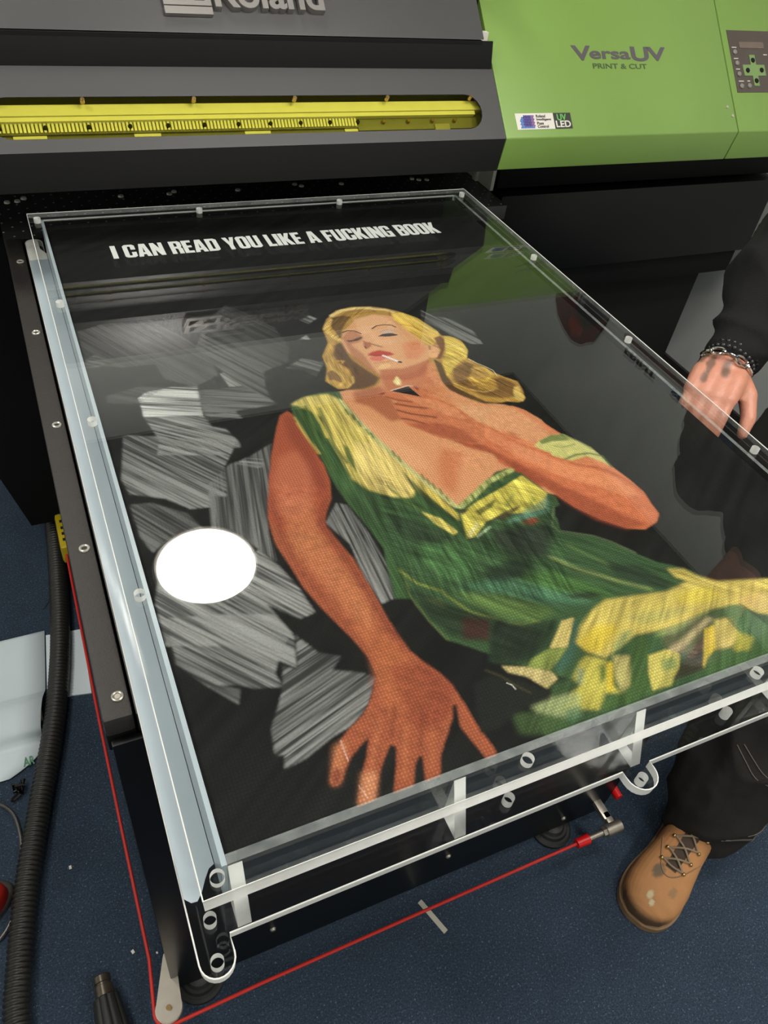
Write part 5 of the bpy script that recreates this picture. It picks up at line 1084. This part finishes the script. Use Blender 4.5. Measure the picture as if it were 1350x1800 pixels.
def hand(bm, w, fwd, up, thumb_side, curl=1.0, spread=1.0, L=1.0):
    """wrist, direction to the knuckles, back-of-hand normal; thumb_side +1/-1 along fwd x up"""
    f = fwd.normalized(); u = (up-f*up.dot(f)).normalized(); s = f.cross(u)*thumb_side
    P = lambda a, b, c: w+f*a*L+s*b*L+u*c*L
    rounded(bm, [w-f*.03, P(.02, .0, .0)], [.029, .030])
    for b in (-.030, -.012, .008, .028):            # palm as four merged metacarpals
        rounded(bm, [P(.008, b*.62, 0), P(.05, b*.92, .006), P(.088, b, .004)], [.020, .0185, .0135])
    bases = [(.030, .078, .0098), (.010, .086, .0102), (-.011, .080, .0097), (-.031, .064, .0086)]
    tips = []
    for i, (b, ln, r) in enumerate(bases):
        sp = (b*.10+.002)*spread
        p0 = P(.088-abs(b)*.12, b, .004); c = curl
        d1 = (f*.93-u*.34*c+s*sp*8*.1).normalized(); d2 = (f*.72-u*.70*c).normalized(); d3 = (f*.52-u*.86*c).normalized()
        p1 = p0+d1*ln*.46*L; p2 = p1+d2*ln*.32*L; p3 = p2+d3*ln*.22*L
        rounded(bm, [p0, p0.lerp(p1, .5), p1], [r*1.12, r, r*1.06], 12); rounded(bm, [p1, p2], [r*1.04, r*.95], 12); rounded(bm, [p2, p3], [r*.95, r*.78], 12); tips.append(p3)
    t0 = P(.020, .020, -.004); t1 = P(.048, .050, -.010); t2 = P(.082, .066, -.022); t3 = P(.106, .068, -.036)
    rounded(bm, [t0, t1], [.020, .0155], 12); rounded(bm, [t1, t2], [.0145, .0118], 12); rounded(bm, [t2, t3], [.0122, .0088], 12)
    return P
fR = (W(1.535, 1.105, -1.050)-J['wrR'])
PH = hand(bm, J['wrR'], fR, Vector((-.12, 0, 1)), -1, .95, 1.0, .96)
hand(bm, J['wrL'], Vector((-.4, 0, -1)), Vector((1, 0, 0)), 1, .5)
body = remeshed(bm, .0038, 3)
at = body.attributes.new('ink', 'FLOAT', 'POINT')
inkl = [(PH(-.01, -.022, .03), PH(.075, -.020, .018)), (PH(-.01, .000, .03), PH(.055, .006, .022)), (PH(-.01, -.036, .02), PH(.04, -.034, .014))]
def segd(p, a, b):
    ab = b-a; t = max(0, min(1, (p-a).dot(ab)/ab.length_squared)); return (p-a-ab*t).length
vals = np.zeros(len(body.vertices), np.float32); wr = J['wrR']
for i, v in enumerate(body.vertices):
    if (v.co-wr).length < .12:
        dmin = min(segd(v.co, a, b) for a, b in inkl); vals[i] = max(0, min(1, (.0072+.004*mnoise.noise(v.co*70)-dmin)/.004))
at.data.foreach_set('value', vals)
M_skin = mat('skin', (190, 130, 107), .45, noise=.16, nscale=55, bump=.25, bscale=260)
def skinmat():
    nt = M_skin.node_tree; b = nt.nodes['Principled BSDF']; b.inputs['Subsurface Weight'].default_value = .08; b.inputs['Subsurface Radius'].default_value = (.01, .004, .002)
    src = b.inputs['Base Color'].links[0].from_socket; a = nt.nodes.new('ShaderNodeAttribute'); a.attribute_name = 'ink'
    mx = nt.nodes.new('ShaderNodeMix'); mx.data_type = 'RGBA'; ml = nt.nodes.new('ShaderNodeMath'); ml.operation = 'MULTIPLY'; ml.inputs[1].default_value = .72; nt.links.new(a.outputs['Fac'], ml.inputs[0]); nt.links.new(ml.outputs[0], mx.inputs[0]); nt.links.new(src, mx.inputs[6]); mx.inputs[7].default_value = (*lin((62, 64, 58)), 1)
    nt.links.new(mx.outputs[2], b.inputs['Base Color'])
skinmat()
link('body', body, person, M_skin)
# hair
bm = bmesh.new(); ellip(bm, J['head']+Vector((.012, 0, .03)), (.097, .085, .105)); link('hair', remeshed(bm, .006, 2, .003, 40), person, mat('dark_hair', (40, 32, 26), .6, noise=.3, nscale=90))
# hoodie
bm = bmesh.new()
ellip(bm, J['chest']+Vector((.005, 0, 0)), (.145, .21, .235)); ellip(bm, J['belly'], (.145, .195, .21)); ellip(bm, J['pelvis']+Vector((0, 0, .04)), (.150, .200, .13))
for s in ('R', 'L'):
    e, w_ = J['el'+s], J['wr'+s]
    rounded(bm, [J['sh'+s], J['sh'+s].lerp(e, .5), e], [.085, .078, .076]); cu = e.lerp(w_, .88)
    rounded(bm, [e, e.lerp(w_, .25), e.lerp(w_, .42), e.lerp(w_, .55), e.lerp(w_, .7), cu], [.074, .072, .078, .062, .054, .043])
rounded(bm, [J['neck']+Vector((.03, .05, -.01)), J['neck']+Vector((.085, 0, .01)), J['neck']+Vector((.03, -.05, -.01))], [.045, .06, .045])
hoodie = link('hoodie', remeshed(bm, .007, 3, .010, 10, (1, 1, 1.5)), person, M_cloth)
# trousers
bm = bmesh.new()
ellip(bm, J['pelvis'], (.13, .185, .13))
for s in ('R', 'L'):
    h, k, a = J['hip'+s], J['kn'+s], J['an'+s]; lo = a+Vector((.0, 0, -.03))
    rounded(bm, [h, h.lerp(k, .5), k], [.108, .10, .093], 18)
    rounded(bm, [k, k.lerp(a, .3), k.lerp(a, .6), k.lerp(a, .82), lo+Vector((.005, .005, .03))], [.096, .100, .100, .092, .078], 18)
tr = link('trousers', remeshed(bm, .0065, 3, .013, 8, (1.5, 1.5, .8)), person, M_jean)
# stitched seams on the near leg
k, a = J['knL'], J['anL']
def onleg(th, f, rad): 
    c = k.lerp(a, f); return c+Vector((math.cos(th)*rad, math.sin(th)*rad, 0))
def seam(pts, r=.0009):
    bm = bmesh.new(); tube(bm, smoothpath(pts, 6), r, 6); return link('seam', finish(bm, True), tr, M_thread)
sw = tr.data
from mathutils.bvhtree import BVHTree
bvh = BVHTree.FromPolygons([v.co for v in sw.vertices], [p.vertices[:] for p in sw.polygons])
def stick(pts):
    return [bvh.find_nearest(p)[0]+bvh.find_nearest(p)[1]*.0006 for p in pts]
def legline(specs): return stick([onleg(math.radians(t), f, .12) for t, f in specs])
for sp_ in ([(200, .30), (225, .40), (255, .47), (290, .50), (320, .50)], [(205, .28), (230, .37), (258, .44), (290, .47), (320, .47)], [(235, .84), (255, .87), (280, .87), (310, .84)], [(235, .86), (255, .89), (280, .89), (310, .86)], [(255, .78), (280, .78), (310, .76)], [(300, .60), (320, .60), (320, .64), (300, .64), (300, .60)], [(290, .70), (315, .70), (315, .74), (290, .74), (290, .70)]):
    seam(legline([(sp_[0][0], sp_[0][1])]+[((a_[0]+b_[0])/2 if q_ == 0 else b_[0], (a_[1]+b_[1])/2 if q_ == 0 else b_[1]) for a_, b_ in zip(sp_[:-1], sp_[1:]) for q_ in (0, 1)]))
# boots
M_boot = mat('tan_nubuck', (186, 132, 84), .75, noise=.14, nscale=28, bump=.15, bscale=300)
def bootmat():
    nt = M_boot.node_tree; b = nt.nodes['Principled BSDF']; src = b.inputs['Base Color'].links[0].from_socket
    at_ = nt.nodes.new('ShaderNodeAttribute'); at_.attribute_name = 'stain'
    mx = nt.nodes.new('ShaderNodeMix'); mx.data_type = 'RGBA'; mx.blend_type = 'MIX'; mx.inputs[0].default_value = 1
    nt.links.new(at_.outputs['Alpha'], mx.inputs[0]); nt.links.new(src, mx.inputs[6]); nt.links.new(at_.outputs['Color'], mx.inputs[7]); nt.links.new(mx.outputs[2], b.inputs['Base Color'])
bootmat()
def boot(toe, heel, mark):
    toe, heel = Vector(toe), Vector(heel); f = (toe-heel); f.z = 0; Lb = f.length; f.normalize(); s = Vector((-f.y, f.x, 0)); up = Vector((0, 0, 1))
    B = lambda x, y, z: heel+f*x*Lb/.30+s*y+up*z
    st = [(0.0, .020, .055, .03), (.008, .032, .085, .02), (.03, .041, .125, .012), (.06, .045, .165, .012), (.09, .046, .172, .012), (.12, .0465, .150, .012), (.15, .0485, .122, .012), (.18, .053, .102, .012), (.21, .0575, .088, .012), (.24, .058, .078, .012), (.265, .053, .070, .012), (.285, .041, .058, .014), (.293, .030, .050, .016), (.298, .020, .043, .012), (.301, .010, .036, .022)]
    bm = bmesh.new(); n = 32; rings = []
    def zt(x):
        for a_, b_ in zip(st[:-1], st[1:]):
            if a_[0] <= x <= b_[0]: t = (x-a_[0])/(b_[0]-a_[0]); return tuple(a_[i]+(b_[i]-a_[i])*t for i in (1, 2, 3))
        return st[-1][1:]
    for x, w_, h_, z0 in st:
        ring = []
        for i in range(n):
            t = 2*math.pi*i/n; c_, s_ = math.cos(t), math.sin(t); e_ = .75 if s_ > 0 else .4
            ring.append(bm.verts.new(B(x, w_*math.copysign(abs(c_)**.8, c_), z0+(h_-z0)*(.32+.68*abs(s_)**e_ if s_ >= 0 else .32*(1-abs(s_)**e_)))))
        rings.append(ring)
    for A, Bq in zip(rings[:-1], rings[1:]):
        for i in range(n): bm.faces.new((A[i], A[(i+1) % n], Bq[(i+1) % n], Bq[i]))
    bm.faces.new(rings[0][::-1]); bm.faces.new(rings[-1])
    bmesh.ops.subdivide_edges(bm, edges=list(bm.edges), cuts=4, use_grid_fill=True, smooth=.5)
    me = finish(bm, True, 80)
    ca = me.attributes.new('stain', 'FLOAT_COLOR', 'POINT'); vals = []
    marks = [((.222, -mark*.016, .07), .0125, (.10, .095, .065), .85), ((.240, mark*.026, .065), .0085, (.20, .15, .09), .55), ((.268, -mark*.006, .05), .0075, (.62, .54, .34), .85), ((.277, mark*.004, .05), .0065, (.62, .54, .34), .85)]
    for v in me.vertices:
        al, cc = 0, (0, 0, 0)
        d = v.co-heel; x, y, z = d.dot(f)*.30/Lb, d.dot(s), d.z
        for (mx_, my_, mz_), r_, col_, am in marks:
            dd = math.hypot((x-mx_)*.8, y-my_)
            k_ = max(0, min(1, (r_-dd)/.003))*am
            if z > .04 and k_ > al: al, cc = k_, col_
        sc_ = max(0, min(1, (x-.262)/.02))*max(0, min(1, (.052-z)/.014))*.85
        if sc_ > al: al, cc = sc_, (.035, .028, .02)
        vals += [*cc, al]
    ca.data.foreach_set('color', vals)
    bo = link('boot', me, person, M_boot); bo['label'] = 'scuffed tan lace-up boot'
    # sole
    outl = []
    for x, w_, h_, z0 in st: outl.append((x+.003*max(0, (x-.27)/.03), w_+.0035))
    outl = [(v_.x, v_.y) for v_ in smoothpath([(x, y, 0) for x, y in outl], 5)]
    bm = bmesh.new(); P0 = [(x, y) for x, y in outl]+[(x, -y) for x, y in outl[::-1]]; P0 = [(-.005, P0[0][1]*.6)]+P0+[(-.005, P0[-1][1]*.6)]
    A = [bm.verts.new(B(x, y, .0)) for x, y in P0]; C2 = [bm.verts.new(B(x, y, .016)) for x, y in P0]; m_ = len(P0)
    bm.faces.new(A); bm.faces.new(C2)
    for i in range(m_): bm.faces.new((A[i], A[(i+1) % m_], C2[(i+1) % m_], C2[i]))
    link('sole', finish(bm), bo, M_sole)
    bvb = BVHTree.FromPolygons([v.co for v in me.vertices], [p.vertices[:] for p in me.polygons])
    def on(x, y, lift=.001):
        r_ = bvb.ray_cast(B(x, y, .4), Vector((0, 0, -1))); return (r_[0] if r_[0] is not None else B(x, y, .1))+up*lift
    # tongue, laces, hooks, vamp seam
    bm = bmesh.new(); rows = [[bm.verts.new(on(x, y*(.75+.3*(.20-x)/.1), .0012)) for y in (-.015, -.008, 0, .008, .015)] for x in np.linspace(.105, .208, 12)]
    for A, C2 in zip(rows[:-1], rows[1:]):
        for j in range(4): bm.faces.new((A[j], A[j+1], C2[j+1], C2[j]))
    link('tongue', finish(bm, True), bo, M_tongue)
    ey = [(x, .021+.004*(.20-x)/.07) for x in (.200, .178, .155, .132)]
    bm = bmesh.new()
    for (xa, ya), (xb, yb) in zip(ey[:-1], ey[1:]):
        for sg_ in (-1, 1):
            tube(bm, smoothpath([on(xa, -sg_*ya, .003), on((xa+xb)/2, 0, .006), on(xb, sg_*yb, .003)], 5), .0021, 7)
    tube(bm, smoothpath([on(.200, -.02, .003), on(.204, 0, .0045), on(.200, .02, .003)], 5), .0021, 7)
    link('laces', finish(bm, True), bo, M_lace)
    for x, y in ey:
        for sg_ in (-1, 1):
            bm = bmesh.new(); bmesh.ops.create_uvsphere(bm, u_segments=10, v_segments=6, radius=.0042, matrix=Matrix.Translation(on(x, sg_*(y+.003), .002))); link('lace_hook', finish(bm, True), bo, M_brass)
    bm = bmesh.new(); tube(bm, [on(x, y, .0004) for x, y in [(.222-.06*(t/1.0)**2, .041*t) for t in np.linspace(-1, 1, 21)]], .0013, 6); link('seam', finish(bm, True), bo, M_sole)
    return bo
boot((1.405*S, .375*S, 0), (1.86*S, .585*S, 0), 1)
boot((1.60*S, 1.22*S, 0), (2.10*S, 1.26*S, 0), -1)
# bracelets on the wrist
axw = (J['wrR']-J['elR']).normalized(); q = axw.to_track_quat('Z', 'Y').to_matrix()
bc = J['elR'].lerp(J['wrR'], 1.0)
bm = bmesh.new()
for i in range(26):
    t = 2*math.pi*i/26; bmesh.ops.create_uvsphere(bm, u_segments=8, v_segments=6, radius=.0044, matrix=Matrix.Translation(bc-axw*.012+q @ Vector((math.cos(t)*.0385, math.sin(t)*.0385, 0))))
link('bead_bracelet', finish(bm, True), person, mat('black_bead', (20, 20, 21), .2))
bm = bmesh.new()
for i in range(26):
    t = 2*math.pi*(i+.5)/26; bmesh.ops.create_uvsphere(bm, u_segments=8, v_segments=6, radius=.0040, matrix=Matrix.Translation(bc-axw*.004+q @ Vector((math.cos(t)*.0375, math.sin(t)*.0375, 0))))
link('bead_bracelet', finish(bm, True), person, mat('dark_grey_bead', (60, 60, 62), .2, metal=.6))
bm = bmesh.new(); NL = 12
for i in range(NL):
    t = 2*math.pi*i/NL; c = bc+axw*.010+q @ Vector((math.cos(t)*.0395, math.sin(t)*.0395, 0))
    tg = q @ Vector((-math.sin(t), math.cos(t), 0)); rd = q @ Vector((math.cos(t), math.sin(t), 0)); b2 = axw if i % 2 == 0 else (axw*.5+rd*.85).normalized()
    tube(bm, [c+tg*math.cos(a_)*.0125+b2*math.sin(a_)*.0062 for a_ in [2*math.pi*k_/14 for k_ in range(14)]], .0021, 7, True)
link('chain_bracelet', finish(bm, True), person, M_chrome)
